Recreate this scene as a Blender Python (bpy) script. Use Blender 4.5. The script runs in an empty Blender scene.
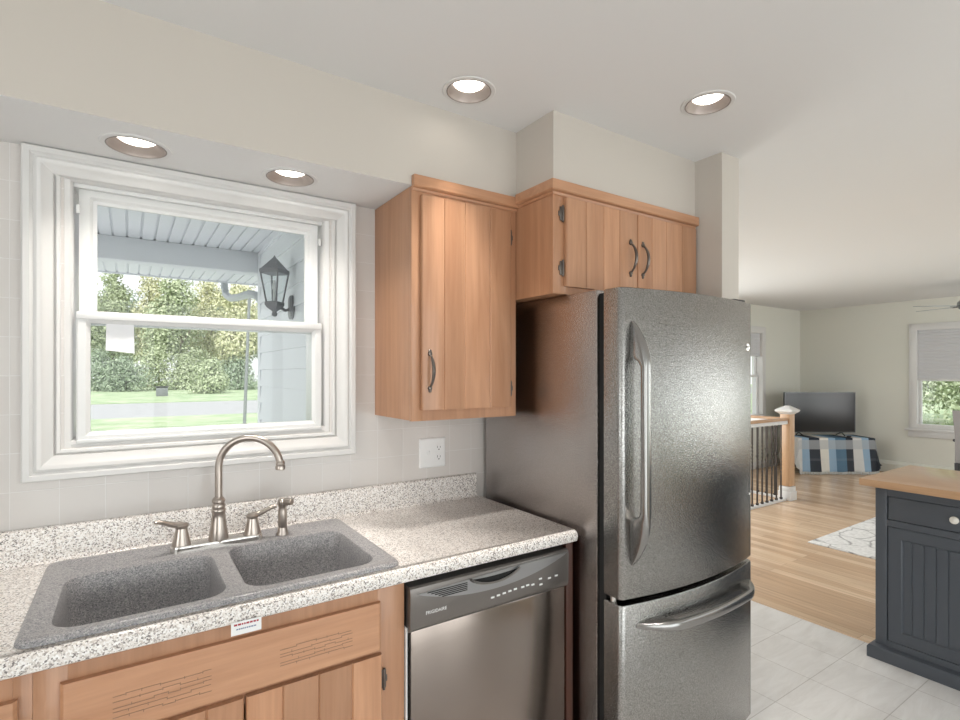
import bpy, bmesh, math, random
from mathutils import Vector, Matrix
random.seed(7)
PI = math.pi
scene = bpy.context.scene
COL = scene.collection

# ------------------------------------------------------------------ camera, world, sun, lights, exposure
YAW = math.radians(33.665)
cam_d = bpy.data.cameras.new('camera'); cam = bpy.data.objects.new('camera', cam_d); COL.objects.link(cam)
cam_d.sensor_width = 36.0; cam_d.lens = 36.0 * 525.5 / 960.0; cam_d.shift_y = 13.0 / 960.0
cam_d.clip_start = 0.05; cam_d.clip_end = 500
cam.location = (0, 0, 1.454); cam.rotation_euler = (PI / 2, 0, -YAW)
scene.camera = cam

w = bpy.data.worlds.new('sky'); scene.world = w; w.use_nodes = True
nt = w.node_tree; nt.nodes.clear()
wo = nt.nodes.new('ShaderNodeOutputWorld'); bg = nt.nodes.new('ShaderNodeBackground')
sky = nt.nodes.new('ShaderNodeTexSky'); sky.sky_type = 'HOSEK_WILKIE'; sky.turbidity = 5.0; sky.ground_albedo = 0.4
sky.sun_direction = Vector((-0.35, -0.62, 0.70)).normalized()
hz = nt.nodes.new('ShaderNodeMix'); hz.data_type = 'RGBA'; hz.inputs[0].default_value = 0.8
hz.inputs[7].default_value = (0.99, 0.985, 0.98, 1)
nt.links.new(sky.outputs[0], hz.inputs[6]); nt.links.new(hz.outputs[2], bg.inputs[0])
bg.inputs[1].default_value = 1.4
nt.links.new(bg.outputs[0], wo.inputs[0])

sd = bpy.data.lights.new('sun', 'SUN'); sd.energy = 2.4; sd.angle = math.radians(2); sd.color = (1, 0.96, 0.9)
sun = bpy.data.objects.new('sun', sd); COL.objects.link(sun)
sun.rotation_euler = Vector((0.35, 0.62, -0.70)).to_track_quat('-Z', 'Y').to_euler()

def area(name, loc, direction, sx, sy, energy, color=(1, 1, 1)):
    d = bpy.data.lights.new(name, 'AREA'); d.shape = 'RECTANGLE'; d.size = sx; d.size_y = sy
    d.energy = energy; d.color = color
    o = bpy.data.objects.new(name, d); COL.objects.link(o); o.location = loc
    o.rotation_euler = Vector(direction).to_track_quat('-Z', 'Z').to_euler()
    return o
# added fill panels, set outside invented openings that the camera never sees
area('fill_rear_kitchen', (0.85, -2.60, 1.125), (0, 1, 0.10), 3.5, 2.25, 44, (1.0, 0.985, 0.97))
area('fill_left', (-2.40, -0.3, 1.45), (1, 0, 0.05), 2.0, 1.6, 24, (1.0, 0.985, 0.97))
area('fill_living_south', (8.15, -2.60, 1.35), (-0.15, 1, 0.1), 2.1, 1.8, 54, (1.0, 0.99, 0.98))
area('fill_living_rear', (5.3, -2.60, 1.35), (0, 1, 0.1), 3.2, 1.8, 13, (0.97, 0.99, 1.0))
area('fill_north', (4.6, 4.52, 1.3), (0.12, -1, 0), 3.3, 2.0, 72, (1.0, 0.99, 0.98))
area('fill_living_east', (9.47, -0.7, 1.4), (-1, 0.1, 0), 1.8, 1.45, 10, (0.97, 0.99, 1.0))

vs = scene.view_settings
vs.view_transform = 'Standard'; vs.look = 'None'; vs.exposure = 0.38; vs.gamma = 1.0
vs.use_curve_mapping = False

# ------------------------------------------------------------------ materials
def mat(name, col, rough=0.5, metal=0.0, coat=0.0, spec=None):
    m = bpy.data.materials.new(name); m.use_nodes = True
    b = m.node_tree.nodes['Principled BSDF']
    b.inputs['Base Color'].default_value = (*col, 1); b.inputs['Roughness'].default_value = rough
    b.inputs['Metallic'].default_value = metal
    b.inputs['Coat Weight'].default_value = coat
    if spec is not None: b.inputs['Specular IOR Level'].default_value = spec
    return m
class N:
    def __init__(s, m): s.m = m; s.t = m.node_tree; s.b = s.t.nodes['Principled BSDF']; s.c = None
    def new(s, k, **kw):
        n = s.t.nodes.new(k)
        for a, v in kw.items(): setattr(n, a, v)
        return n
    def link(s, a, b): s.t.links.new(a, b)
    def co(s):
        if not s.c: s.c = s.new('ShaderNodeTexCoord')
        return s.c.outputs['Object']
    def mapping(s, scale=(1, 1, 1), loc=(0, 0, 0), rot=(0, 0, 0), src=None):
        n = s.new('ShaderNodeMapping'); n.inputs['Scale'].default_value = scale
        n.inputs['Location'].default_value = loc; n.inputs['Rotation'].default_value = rot
        s.link(src or s.co(), n.inputs['Vector']); return n.outputs[0]
    def noise(s, vec, scale, detail=3, rough=0.5, dist=0.0):
        n = s.new('ShaderNodeTexNoise'); n.inputs['Scale'].default_value = scale
        n.inputs['Detail'].default_value = detail; n.inputs['Roughness'].default_value = rough
        n.inputs['Distortion'].default_value = dist
        s.link(vec, n.inputs['Vector']); return n.outputs[0]
    def ramp(s, fac, stops, interp='LINEAR'):
        n = s.new('ShaderNodeValToRGB'); n.color_ramp.interpolation = interp
        e = n.color_ramp.elements
        while len(e) < len(stops): e.new(0.5)
        for x, (p, c) in zip(e, stops): x.position = p; x.color = (*c, 1)
        s.link(fac, n.inputs[0]); return n.outputs[0]
    def math(s, op, a, b=None):
        n = s.new('ShaderNodeMath', operation=op)
        for i, v in enumerate((a, b)):
            if v is None: continue
            if isinstance(v, (int, float)): n.inputs[i].default_value = v
            else: s.link(v, n.inputs[i])
        return n.outputs[0]
    def mix(s, fac, a, b, mode='MIX'):
        n = s.new('ShaderNodeMix', data_type='RGBA', blend_type=mode)
        for sock, v in ((n.inputs[0], fac), (n.inputs[6], a), (n.inputs[7], b)):
            if isinstance(v, (int, float)): sock.default_value = v
            elif isinstance(v, tuple): sock.default_value = (*v, 1)
            else: s.link(v, sock)
        return n.outputs[2]
    def bump(s, h, strength=0.3, dist=0.002):
        n = s.new('ShaderNodeBump'); n.inputs['Strength'].default_value = strength; n.inputs['Distance'].default_value = dist
        s.link(h, n.inputs['Height']); s.link(n.outputs[0], s.b.inputs['Normal'])
    def color(s, c): s.link(c, s.b.inputs['Base Color'])
    def xyz(s, src=None):
        n = s.new('ShaderNodeSeparateXYZ'); s.link(src or s.co(), n.inputs[0]); return n.outputs

def wood(name, axis, light, dark, rough=0.38, coat=0.25):
    m = mat(name, light, rough, coat=coat); n = N(m)
    sc = [9, 9, 9]; sc['XYZ'.index(axis)] = 0.9
    a = n.new('ShaderNodeAttribute', attribute_name='tone')
    off = n.new('ShaderNodeVectorMath', operation='ADD')
    cmb = n.new('ShaderNodeCombineXYZ'); k = n.math('MULTIPLY', a.outputs['Fac'], 13.0)
    for i in range(3): n.link(k, cmb.inputs[i])
    n.link(n.co(), off.inputs[0]); n.link(cmb.outputs[0], off.inputs[1])
    v = n.mapping(tuple(sc), src=off.outputs[0])
    g1 = n.noise(v, 1.6, 4, 0.55, 1.2); 
    sc2 = [90, 90, 90]; sc2['XYZ'.index(axis)] = 4
    g2 = n.noise(n.mapping(tuple(sc2), src=off.outputs[0]), 1.0, 3, 0.6)
    c = n.ramp(g1, [(0.25, dark), (0.75, light)])
    f = n.math('MULTIPLY', g2, 0.5)
    c = n.mix(f, c, tuple(x * 0.62 for x in dark))
    tint = n.math('ADD', n.math('MULTIPLY', a.outputs['Fac'], 0.30), 0.86)
    hs = n.new('ShaderNodeHueSaturation'); n.link(c, hs.inputs['Color']); n.link(tint, hs.inputs['Value'])
    n.color(hs.outputs[0]); n.bump(g2, 0.06, 0.001)
    return m
ALD_L, ALD_D = (0.61, 0.335, 0.195), (0.43, 0.21, 0.11)
M_woodV = wood('honey_alder_upright', 'Z', ALD_L, ALD_D)
M_woodH = wood('honey_alder_across', 'X', ALD_L, ALD_D)
M_woodY = wood('honey_alder_depth', 'Y', ALD_L, ALD_D)
M_darkwood = wood('dark_brown_panel', 'Z', (0.10, 0.035, 0.02), (0.06, 0.02, 0.012))
M_oakV = wood('newel_oak', 'Z', (0.62, 0.40, 0.24), (0.52, 0.31, 0.17))
M_oakY = wood('rail_oak', 'Y', (0.55, 0.34, 0.2), (0.45, 0.26, 0.14))
M_butcher = wood('butcher_block', 'Y', (0.66, 0.42, 0.25), (0.52, 0.29, 0.15), 0.3, 0.4)

def paint(name, col, rough=0.6, b=0.05):
    m = mat(name, col, rough); n = N(m)
    n.bump(n.noise(n.co(), 180, 3), b, 0.002); return m
M_wall = paint('greige_wall_paint', (0.56, 0.515, 0.465))
M_liv = paint('sage_beige_wall_paint', (0.71, 0.705, 0.64))
M_ceil = paint('white_ceiling_paint', (0.74, 0.735, 0.73), 0.8)
M_white = paint('white_trim_paint', (0.68, 0.67, 0.66), 0.28, 0.01)
M_vinyl = paint('white_vinyl', (0.74, 0.74, 0.735), 0.32, 0.01)
M_black = mat('black_plastic', (0.012, 0.012, 0.013), 0.35)
M_gap = mat('black_rubber_and_recess', (0.01, 0.01, 0.01), 0.8)  # gasket rubber; also the painted-in dark of slots, slits and pocket
M_bronze = mat('aged_pewter', (0.17, 0.15, 0.135), 0.32, 0.9)
M_nickel = mat('brushed_nickel', (0.48, 0.425, 0.385), 0.28, 1.0)
M_baffle = mat('bronze_grey_baffle', (0.30, 0.26, 0.24), 0.4, 0.6)
M_chrome = mat('satin_chrome', (0.72, 0.70, 0.67), 0.18, 1.0)
M_iron = mat('wrought_iron', (0.045, 0.035, 0.03), 0.45, 0.4)
M_plate = mat('white_outlet_plastic', (0.82, 0.82, 0.82), 0.3)

def tile_wall():
    m = mat('glazed_wall_tile', (0.7, 0.67, 0.64), 0.16); n = N(m); x = n.xyz()
    c = n.new('ShaderNodeCombineXYZ')
    n.link(n.math('ADD', x[0], -0.811 + 10 * 0.109), c.inputs[0]); n.link(n.math('ADD', x[2], -1.12 + 12 * 0.1088), c.inputs[1])
    b = n.new('ShaderNodeTexBrick'); b.offset = 0.0; b.squash = 1.0
    for k, v in (('Scale', 1.0), ('Mortar Size', 0.0014), ('Mortar Smooth', 0.4), ('Brick Width', 0.109), ('Row Height', 0.1088), ('Bias', 0.0)): b.inputs[k].default_value = v
    b.inputs['Color1'].default_value = (0.66, 0.625, 0.60, 1); b.inputs['Color2'].default_value = (0.635, 0.60, 0.575, 1)
    b.inputs['Mortar'].default_value = (0.72, 0.70, 0.685, 1)
    n.link(c.outputs[0], b.inputs['Vector']); n.color(b.outputs['Color'])
    n.bump(n.math('SUBTRACT', 1.0, b.outputs['Fac']), 0.35, 0.002)
    return m
M_tile = tile_wall()

def tile_floor():
    m = mat('stone_floor_tile', (0.7, 0.68, 0.66), 0.35); n = N(m); x = n.xyz()
    c = n.new('ShaderNodeCombineXYZ')
    n.link(n.math('ADD', x[0], -3.322 + 0.3155 * 30), c.inputs[0]); n.link(n.math('ADD', x[1], -1.21 + 0.3155 * 30), c.inputs[1])
    b = n.new('ShaderNodeTexBrick'); b.offset = 0.0
    for k, v in (('Scale', 1.0), ('Mortar Size', 0.0022), ('Mortar Smooth', 0.3), ('Brick Width', 0.3155), ('Row Height', 0.3155)): b.inputs[k].default_value = v
    b.inputs['Color1'].default_value = (1, 1, 1, 1); b.inputs['Color2'].default_value = (0.95, 0.95, 0.95, 1); b.inputs['Mortar'].default_value = (0.68, 0.66, 0.64, 1)
    n.link(c.outputs[0], b.inputs['Vector'])
    g = n.noise(n.mapping((2.0, 9.0, 1)), 1.4, 6, 0.65, 0.8)
    col = n.ramp(g, [(0.3, (0.68, 0.655, 0.635)), (0.55, (0.78, 0.76, 0.745)), (0.75, (0.84, 0.825, 0.815))])
    n.color(n.mix(1.0, col, b.outputs['Color'], 'MULTIPLY'))
    n.bump(n.math('SUBTRACT', 1.0, b.outputs['Fac']), 0.25, 0.002)
    return m
M_ftile = tile_floor()

def laminate():
    m = mat('pale_oak_planks', (0.6, 0.45, 0.32), 0.25); n = N(m); x = n.xyz()
    c = n.new('ShaderNodeCombineXYZ'); n.link(x[1], c.inputs[0]); n.link(x[0], c.inputs[1])
    b = n.new('ShaderNodeTexBrick'); b.offset = 0.37; b.offset_frequency = 2
    for k, v in (('Scale', 1.0), ('Mortar Size', 0.0012), ('Brick Width', 1.25), ('Row Height', 0.085), ('Bias', 0.0)): b.inputs[k].default_value = v
    b.inputs['Color1'].default_value = (0.76, 0.56, 0.39, 1); b.inputs['Color2'].default_value = (0.56, 0.38, 0.245, 1); b.inputs['Mortar'].default_value = (0.36, 0.25, 0.16, 1)
    n.link(c.outputs[0], b.inputs['Vector'])
    g = n.noise(n.mapping((30, 1.5, 1)), 1.2, 5, 0.6, 0.5)
    s = n.ramp(g, [(0.3, (0.80, 0.80, 0.80)), (0.7, (1.1, 1.1, 1.1))])
    n.color(n.mix(1.0, b.outputs['Color'], s, 'MULTIPLY')); return m
M_lam = laminate()

def granite(name, cols, scale, rough=0.3):
    m = mat(name, cols[0][1], rough); n = N(m)
    v = n.new('ShaderNodeTexVoronoi'); v.inputs['Scale'].default_value = scale; n.link(n.mapping((1, 1, 1)), v.inputs['Vector'])
    x = n.new('ShaderNodeSeparateColor'); n.link(v.outputs['Color'], x.inputs[0])
    k = len(cols); n.color(n.ramp(x.outputs[0], [(p, c) for p, c in cols], 'CONSTANT')); return m
M_counter = granite('speckled_laminate', [(0.0, (0.17, 0.15, 0.145)), (0.07, (0.36, 0.325, 0.305)), (0.2, (0.60, 0.55, 0.51)), (0.38, (0.76, 0.715, 0.68)), (0.68, (0.86, 0.84, 0.82))], 330, 0.28)
M_sink = granite('speckled_grey_composite', [(0.0, (0.15, 0.15, 0.165)), (0.15, (0.25, 0.245, 0.25)), (0.5, (0.32, 0.31, 0.315)), (0.85, (0.43, 0.415, 0.415))], 420, 0.33)

def hammered(name, col, rough, scale=230, strength=0.25):
    m = mat(name, col, rough, 1.0); n = N(m)
    n.color(n.ramp(n.noise(n.mapping((1, 1, 1), (3, 1, 2)), scale * 1.2, 2, 0.6), [(0.36, tuple(c * .70 for c in col)), (0.64, tuple(c * 1.32 for c in col))]))  # sheen of the hammered bumps put into the colour as random mottle
    n.bump(n.noise(n.co(), scale, 2, 0.6), strength, 0.003); return m
M_fridge = hammered('textured_dark_steel', (0.345, 0.34, 0.33), 0.10, 240, 0.4)
M_fbody = hammered('textured_charcoal_side', (0.42, 0.385, 0.37), 0.12, 250, 0.35)
M_dw = mat('dark_stainless', (0.27, 0.23, 0.205), 0.2, 1.0)
M_dwp = mat('charcoal_panel', (0.20, 0.185, 0.175), 0.3, 0.75)
M_dwl = mat('pewter_panel_inlay', (0.33, 0.33, 0.335), 0.3, 0.8)
M_print = mat('silver_print', (0.8, 0.8, 0.8), 0.4)
M_island = paint('slate_blue_paint', (0.075, 0.084, 0.10), 0.38, 0.04)
M_knob = mat('ivory_ceramic', (0.75, 0.72, 0.66), 0.2)

def emit(name, col, s):
    m = mat(name, (0.9, 0.9, 0.9), 0.5); b = m.node_tree.nodes['Principled BSDF']
    b.inputs['Emission Color'].default_value = (*col, 1); b.inputs['Emission Strength'].default_value = s; return m
M_handle = mat('satin_grey_handle', (0.34, 0.335, 0.33), 0.25, 1.0)
M_lamp = emit('lit_lamp_lens', (1, 0.95, 0.86), 5)

def glass():
    m = bpy.data.materials.new('window_glass'); m.use_nodes = True; t = m.node_tree; t.nodes.clear()
    o = t.nodes.new('ShaderNodeOutputMaterial'); mx = t.nodes.new('ShaderNodeMixShader')
    tr = t.nodes.new('ShaderNodeBsdfTransparent'); gl = t.nodes.new('ShaderNodeBsdfGlossy'); gl.inputs['Roughness'].default_value = 0.02
    lw = t.nodes.new('ShaderNodeLayerWeight'); lw.inputs[0].default_value = 0.5
    pw = t.nodes.new('ShaderNodeMath'); pw.operation = 'POWER'; pw.inputs[1].default_value = 5; t.links.new(lw.outputs['Facing'], pw.inputs[0])
    fr = t.nodes.new('ShaderNodeMath'); fr.operation = 'MULTIPLY_ADD'; fr.inputs[1].default_value = 0.6; fr.inputs[2].default_value = 0.015; t.links.new(pw.outputs[0], fr.inputs[0])
    tr.inputs[0].default_value = (0.95, 0.97, 0.97, 1)
    t.links.new(fr.outputs[0], mx.inputs[0]); t.links.new(tr.outputs[0], mx.inputs[1]); t.links.new(gl.outputs[0], mx.inputs[2]); t.links.new(mx.outputs[0], o.inputs[0])
    return m
M_glass = glass()

def rugmat():
    m = mat('cream_rug_line_pattern', (0.8, 0.79, 0.77), 0.95); n = N(m)
    d = n.noise(n.co(), 3.0, 3); dv = n.new('ShaderNodeVectorMath', operation='MULTIPLY_ADD')
    c = n.new('ShaderNodeCombineXYZ'); n.link(d, c.inputs[0]); n.link(n.noise(n.mapping((1, 1, 1), (5, 2, 0)), 3.0, 3), c.inputs[1])
    n.link(c.outputs[0], dv.inputs[0]); dv.inputs[1].default_value = (0.25, 0.25, 0); n.link(n.co(), dv.inputs[2])
    v = n.new('ShaderNodeTexVoronoi', feature='DISTANCE_TO_EDGE'); v.inputs['Scale'].default_value = 4.0; n.link(dv.outputs[0], v.inputs['Vector'])
    base = n.ramp(n.noise(n.co(), 40, 3), [(0.3, (0.62, 0.61, 0.6)), (0.7, (0.82, 0.81, 0.8))])
    f = n.ramp(v.outputs['Distance'], [(0.0, (1, 1, 1)), (0.035, (0, 0, 0))])
    n.color(n.mix(f, base, (0.28, 0.27, 0.27))); n.bump(n.noise(n.co(), 400, 2), 0.4, 0.004); return m
M_rug = rugmat()

def plaid():
    m = mat('blue_plaid_weave', (0.4, 0.5, 0.6), 0.95); n = N(m)
    u = n.new('ShaderNodeAttribute', attribute_name='plaid_u').outputs['Fac']; v = n.new('ShaderNodeAttribute', attribute_name='plaid_v').outputs['Fac']
    LB, DN, CR, DB, GR = (0.27, 0.40, 0.54), (0.015, 0.022, 0.035), (0.72, 0.70, 0.64), (0.075, 0.16, 0.25), (0.62, 0.62, 0.61)
    s = n.ramp(u, [(0.0, GR), (0.045, LB), (0.14, DN), (0.26, CR), (0.375, LB), (0.48, DB), (0.61, DN), (0.70, GR), (0.81, LB), (0.905, DN)], 'CONSTANT')
    t = n.ramp(v, [(0.0, (0, 0, 0)), (0.12, (0.65, 0.65, 0.65)), (0.34, (0.06, 0.06, 0.06)), (0.60, (0.14, 0.14, 0.14)), (0.72, (0.05, 0.05, 0.05))], 'CONSTANT')
    n.color(n.mix(t, s, (0.42, 0.44, 0.46))); n.bump(n.noise(n.co(), 300, 2), 0.4, 0.003); return m
M_plaid = plaid()
M_fringe = mat('cream_fringe_yarn', (0.62, 0.62, 0.6), 0.95)

def leaf(name, a, b, c):
    m = mat(name, a, 0.7); n = N(m)
    t = n.new('ShaderNodeAttribute', attribute_name='tone').outputs['Fac']
    n.color(n.ramp(t, [(0.0, a), (0.5, b), (1.0, c)]))
    n.b.inputs['Transmission Weight'].default_value = 0.0
    return m
M_leafG = leaf('green_leaves', (0.28, 0.33, 0.20), (0.46, 0.52, 0.33), (0.62, 0.67, 0.48))
M_leafY = leaf('yellowing_leaves', (0.44, 0.46, 0.27), (0.62, 0.61, 0.39), (0.76, 0.74, 0.54))
M_leafD = leaf('dark_green_leaves', (0.19, 0.25, 0.17), (0.30, 0.37, 0.26), (0.44, 0.51, 0.38))
M_bark = mat('grey_bark', (0.2, 0.16, 0.13), 0.9)
def ground(name, stops, scale):
    m = mat(name, stops[0][1], 0.95); n = N(m); n.color(n.ramp(n.noise(n.co(), scale, 5, 0.65), stops)); return m
M_grass = ground('mown_grass', [(0.35, (0.26, 0.36, 0.20)), (0.55, (0.40, 0.48, 0.30)), (0.7, (0.55, 0.58, 0.43))], 0.8)
M_road = ground('grey_asphalt', [(0.3, (0.33, 0.33, 0.34)), (0.7, (0.44, 0.44, 0.45))], 2)
M_siding = paint('white_vinyl_siding', (0.78, 0.80, 0.83), 0.5, 0.02)
M_soffitx = paint('white_soffit_panel', (0.82, 0.84, 0.87), 0.5, 0.02)
M_lantern = mat('hazed_black_metal', (0.26, 0.26, 0.275), 0.5, 0.1)  # black metal greyed, with the outdoor haze put into its colour
M_frost = mat('seeded_glass', (0.6, 0.62, 0.65), 0.15); M_frost.node_tree.nodes['Principled BSDF'].inputs['Transmission Weight'].default_value = 0.7
M_shade = mat('grey_cellular_shade', (0.60, 0.60, 0.62), 0.9)
M_screen = mat('dark_tv_screen', (0.010, 0.010, 0.011), 0.14, spec=0.3)
M_grey = paint('grey_upholstery', (0.36, 0.34, 0.34), 0.9, 0.3)
M_dkframe = mat('charcoal_painted_wood', (0.05, 0.05, 0.055), 0.45)
M_fan = mat('fan_brushed_pewter', (0.30, 0.31, 0.32), 0.35, 0.7)

# ------------------------------------------------------------------ mesh builder
class MB:
    def __init__(s): s.bm = bmesh.new(); s.tones = None
    def merge(s, b2):
        me = bpy.data.meshes.new('tmp'); b2.to_mesh(me); b2.free(); s.bm.from_mesh(me); bpy.data.meshes.remove(me)
    def box(s, x0, x1, y0, y1, z0, z1, bev=0.0, seg=2):
        b = bmesh.new(); bmesh.ops.create_cube(b, size=1)
        for v in b.verts: v.co = Vector(((x0 + x1) / 2 + v.co.x * (x1 - x0), (y0 + y1) / 2 + v.co.y * (y1 - y0), (z0 + z1) / 2 + v.co.z * (z1 - z0)))
        if bev > 0: bmesh.ops.bevel(b, geom=b.edges[:], offset=bev, segments=seg, affect='EDGES', profile=0.5, clamp_overlap=True)
        s.merge(b); return s
    def loops(s, rings, close=True, caps=(True, True), cyc=False):
        bm = s.bm; R = [[bm.verts.new(p) for p in r] for r in rings]; n = len(R[0])
        m = len(R)
        for i in range(m if cyc else m - 1):
            a, b = R[i], R[(i + 1) % m]
            for j in range(n if close else n - 1):
                k = (j + 1) % n
                try: bm.faces.new((a[j], a[k], b[k], b[j]))
                except ValueError: pass
        if not cyc and close:
            if caps[0]: bm.faces.new(list(reversed(R[0])))
            if caps[1]: bm.faces.new(R[-1])
        return s
    def prism(s, poly, axis, lo, hi):
        def P(a, b, c): return {'Z': (a, b, c), 'Y': (a, c, b), 'X': (c, a, b)}[axis]
        return s.loops([[P(a, b, lo) for a, b in poly], [P(a, b, hi) for a, b in poly]])
    def lathe(s, prof, c=(0, 0, 0), seg=24, M=None, caps=(True, True)):
        rings = []
        for r, z in prof:
            ring = [Vector((max(r, 1e-4) * math.cos(2 * PI * j / seg), max(r, 1e-4) * math.sin(2 * PI * j / seg), z)) for j in range(seg)]
            if M: ring = [M @ p for p in ring]
            rings.append([p + Vector(c) for p in ring])
        return s.loops(rings, caps=caps)
    def tube(s, path, rad, seg=12, sq=None):
        pts = [Vector(p) for p in path]; n = len(pts)
        rs = rad if isinstance(rad, (list, tuple)) else [rad] * n
        t0 = (pts[1] - pts[0]).normalized(); up = Vector((0, 0, 1)) if abs(t0.z) < 0.9 else Vector((1, 0, 0))
        u = t0.cross(up).normalized(); rings = []; tp = t0
        for i, p in enumerate(pts):
            t = ((pts[min(i + 1, n - 1)] - pts[max(i - 1, 0)])).normalized()
            q = tp.rotation_difference(t); u = (q @ u); u = (u - t * u.dot(t)).normalized(); tp = t; v = t.cross(u)
            ru, rv = (rs[i], rs[i]) if not isinstance(rs[i], (list, tuple)) else rs[i]
            rings.append([p + u * ru * math.cos(2 * PI * j / seg) + v * rv * math.sin(2 * PI * j / seg) for j in range(seg)])
        return s.loops(rings)
    def frame(s, x0, x1, z0, z1, prof, axis='Y', closed=True):
        """profile (inset, depth) swept round a rectangle, mitred corners"""
        rings = []
        for d, y in prof:
            c = [(x0 + d, z0 + d), (x1 - d, z0 + d), (x1 - d, z1 - d), (x0 + d, z1 - d)]
            rings.append([(a, y, b) if axis == 'Y' else (y, a, b) for a, b in c])
        return s.loops(rings, cyc=closed, caps=(False, False))
    def filled(s, loops, conv):
        """flat face with holes; loops of 2-D points, conv maps to 3-D"""
        bm = bmesh.new(); es = []
        for lp in loops:
            vs_ = [bm.verts.new(conv(*p)) for p in lp]
            for i in range(len(vs_)): es.append(bm.edges.new((vs_[i], vs_[(i + 1) % len(vs_)])))
        bmesh.ops.triangle_fill(bm, edges=es, use_beauty=True)
        s.merge(bm); return s
    def mesh(s, name):
        bmesh.ops.remove_doubles(s.bm, verts=s.bm.verts[:], dist=1e-5)
        bmesh.ops.recalc_face_normals(s.bm, faces=s.bm.faces[:])
        me = bpy.data.meshes.new(name); s.bm.to_mesh(me); s.bm.free(); return me

W = {}
def smooth(me, ang=35):
    for p in me.polygons: p.use_smooth = True
    me.set_sharp_from_angle(angle=math.radians(ang))
def thing(name, label, cat, loc=(0, 0, 0), rotz=0.0, group=None):
    o = bpy.data.objects.new(name, None); COL.objects.link(o); o.empty_display_size = 0.05
    o.location = loc; o.rotation_euler = (0, 0, rotz); o['label'] = label; o['category'] = cat
    if group: o['group'] = group
    W[o.name] = Matrix.Translation(loc) @ Matrix.Rotation(rotz, 4, 'Z'); return o
def part(name, mb, m, parent, world=True, label=None, sm=True, tone=None):
    me = mb.mesh(name) if isinstance(mb, MB) else mb
    o = bpy.data.objects.new(name, me); COL.objects.link(o); me.materials.append(m)
    if parent:
        o.parent = parent; W[o.name] = W[parent.name]
        if world: me.transform(W[parent.name].inverted())
    if sm: smooth(me)
    if tone is not None:
        a = me.attributes.new('tone', 'FLOAT', 'FACE')
        for i, p in enumerate(me.polygons): a.data[i].value = tone(p) if callable(tone) else tone
    if label: o['label'] = label
    return o
def solo(name, mb, m, label, cat, group=None, sm=True, tone=None):
    me = mb.mesh(name); xs = [v.co for v in me.vertices]
    c = Vector(((min(v.x for v in xs) + max(v.x for v in xs)) / 2, (min(v.y for v in xs) + max(v.y for v in xs)) / 2, min(v.z for v in xs)))
    me.transform(Matrix.Translation(-c))
    o = part(name, me, m, None, sm=sm, tone=tone); o.location = c; o['label'] = label; o['category'] = cat
    if group: o['group'] = group
    W[o.name] = Matrix.Translation(c); return o
def struct(name, mb, m, parent=None, sm=True):
    o = part(name, mb, m, parent, sm=sm)
    if not parent: o['kind'] = 'structure'; W[o.name] = Matrix()
    return o
def sroot(name, loc):
    o = bpy.data.objects.new(name, None); COL.objects.link(o); o.location = loc; o['kind'] = 'structure'; W[o.name] = Matrix.Translation(loc); return o
def dup(root, loc, rotz=None, label=None, group=None, scale=None):
    r = root.copy(); COL.objects.link(r); r.location = loc
    if rotz is not None: r.rotation_euler = (0, 0, rotz)
    if scale is not None: r.scale = scale
    if label: r['label'] = label
    if group: r['group'] = group
    for ch in list(root.children):
        c = ch.copy(); COL.objects.link(c); c.parent = r
        for g in list(ch.children):
            d = g.copy(); COL.objects.link(d); d.parent = c
    return r
def circ(cx, cy, r, n=28): return [(cx + r * math.cos(2 * PI * i / n), cy + r * math.sin(2 * PI * i / n)) for i in range(n)]
def rrect(x0, x1, y0, y1, r, n=6):
    out = []
    for cx, cy, a in ((x1 - r, y1 - r, 0), (x0 + r, y1 - r, 1), (x0 + r, y0 + r, 2), (x1 - r, y0 + r, 3)):
        for i in range(n + 1):
            t = (a + i / n) * PI / 2; out.append((cx + r * math.cos(t), cy + r * math.sin(t)))
    return out
def text_mesh(body, size, M, ext=0.0004):
    c = bpy.data.curves.new('txt', 'FONT'); c.body = body; c.size = size; c.extrude = ext; c.align_x = 'LEFT'
    o = bpy.data.objects.new('txt', c); COL.objects.link(o); bpy.context.view_layer.update()
    me = bpy.data.meshes.new_from_object(o.evaluated_get(bpy.context.evaluated_depsgraph_get()))
    bpy.data.objects.remove(o); me.transform(M); return me

# ------------------------------------------------------------------ the room shell
ZC, ZL, ZS, YW = 2.387, 2.487, 2.096, 1.945
YS, YF = 1.622, 1.407          # soffit front over the sink, soffit front over the fridge
WX0, WX1, WZ0, WZ1 = -0.16, 0.62, 1.235, 2.03     # hole for the kitchen window
m = MB()
m.box(-2.2, WX0, YW, 2.2, 0, 2.6).box(WX1, 2.2, YW, 2.2, 0, 2.6).box(WX0, WX1, YW, 2.2, 0, WZ0).box(WX0, WX1, YW, 2.2, WZ1, 2.6)
struct('wall_kitchen', m, M_tile, sm=False)
m = MB().box(2.08, 2.205, 1.28, YW, 0, 2.5)
struct('wall_wing', m, M_wall, sm=False)
struct('wall_stair', MB().box(2.08, 2.205, 2.2, 4.45, 0, 2.6), M_liv, sm=False)
# soffit with two lamp holes in the underside
cans_s = [(0.016, 1.781), (0.438, 1.782)]
m = MB()
m.filled([[(-2.2, YS), (1.25, YS), (1.25, YW), (-2.2, YW)]] + [circ(x, y, 0.076) for x, y in cans_s], lambda a, b: (a, b, ZS))
m.loops([[(-2.2, YS, ZS), (1.25, YS, ZS)], [(-2.2, YS, ZC + .05), (1.25, YS, ZC + .05)]], close=False)
m.loops([[(1.25, YS, 2.102), (1.25, YF, 2.102), (2.08, YF, 2.102)], [(1.25, YS, ZC + .05), (1.25, YF, ZC + .05), (2.08, YF, ZC + .05)]], close=False)
so = struct('wall_soffit', m, M_wall, sm=False)
so.data.materials.append(M_ceil)
for p in so.data.polygons:
    if abs(p.center.z - ZS) < 0.001: p.material_index = 1
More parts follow.
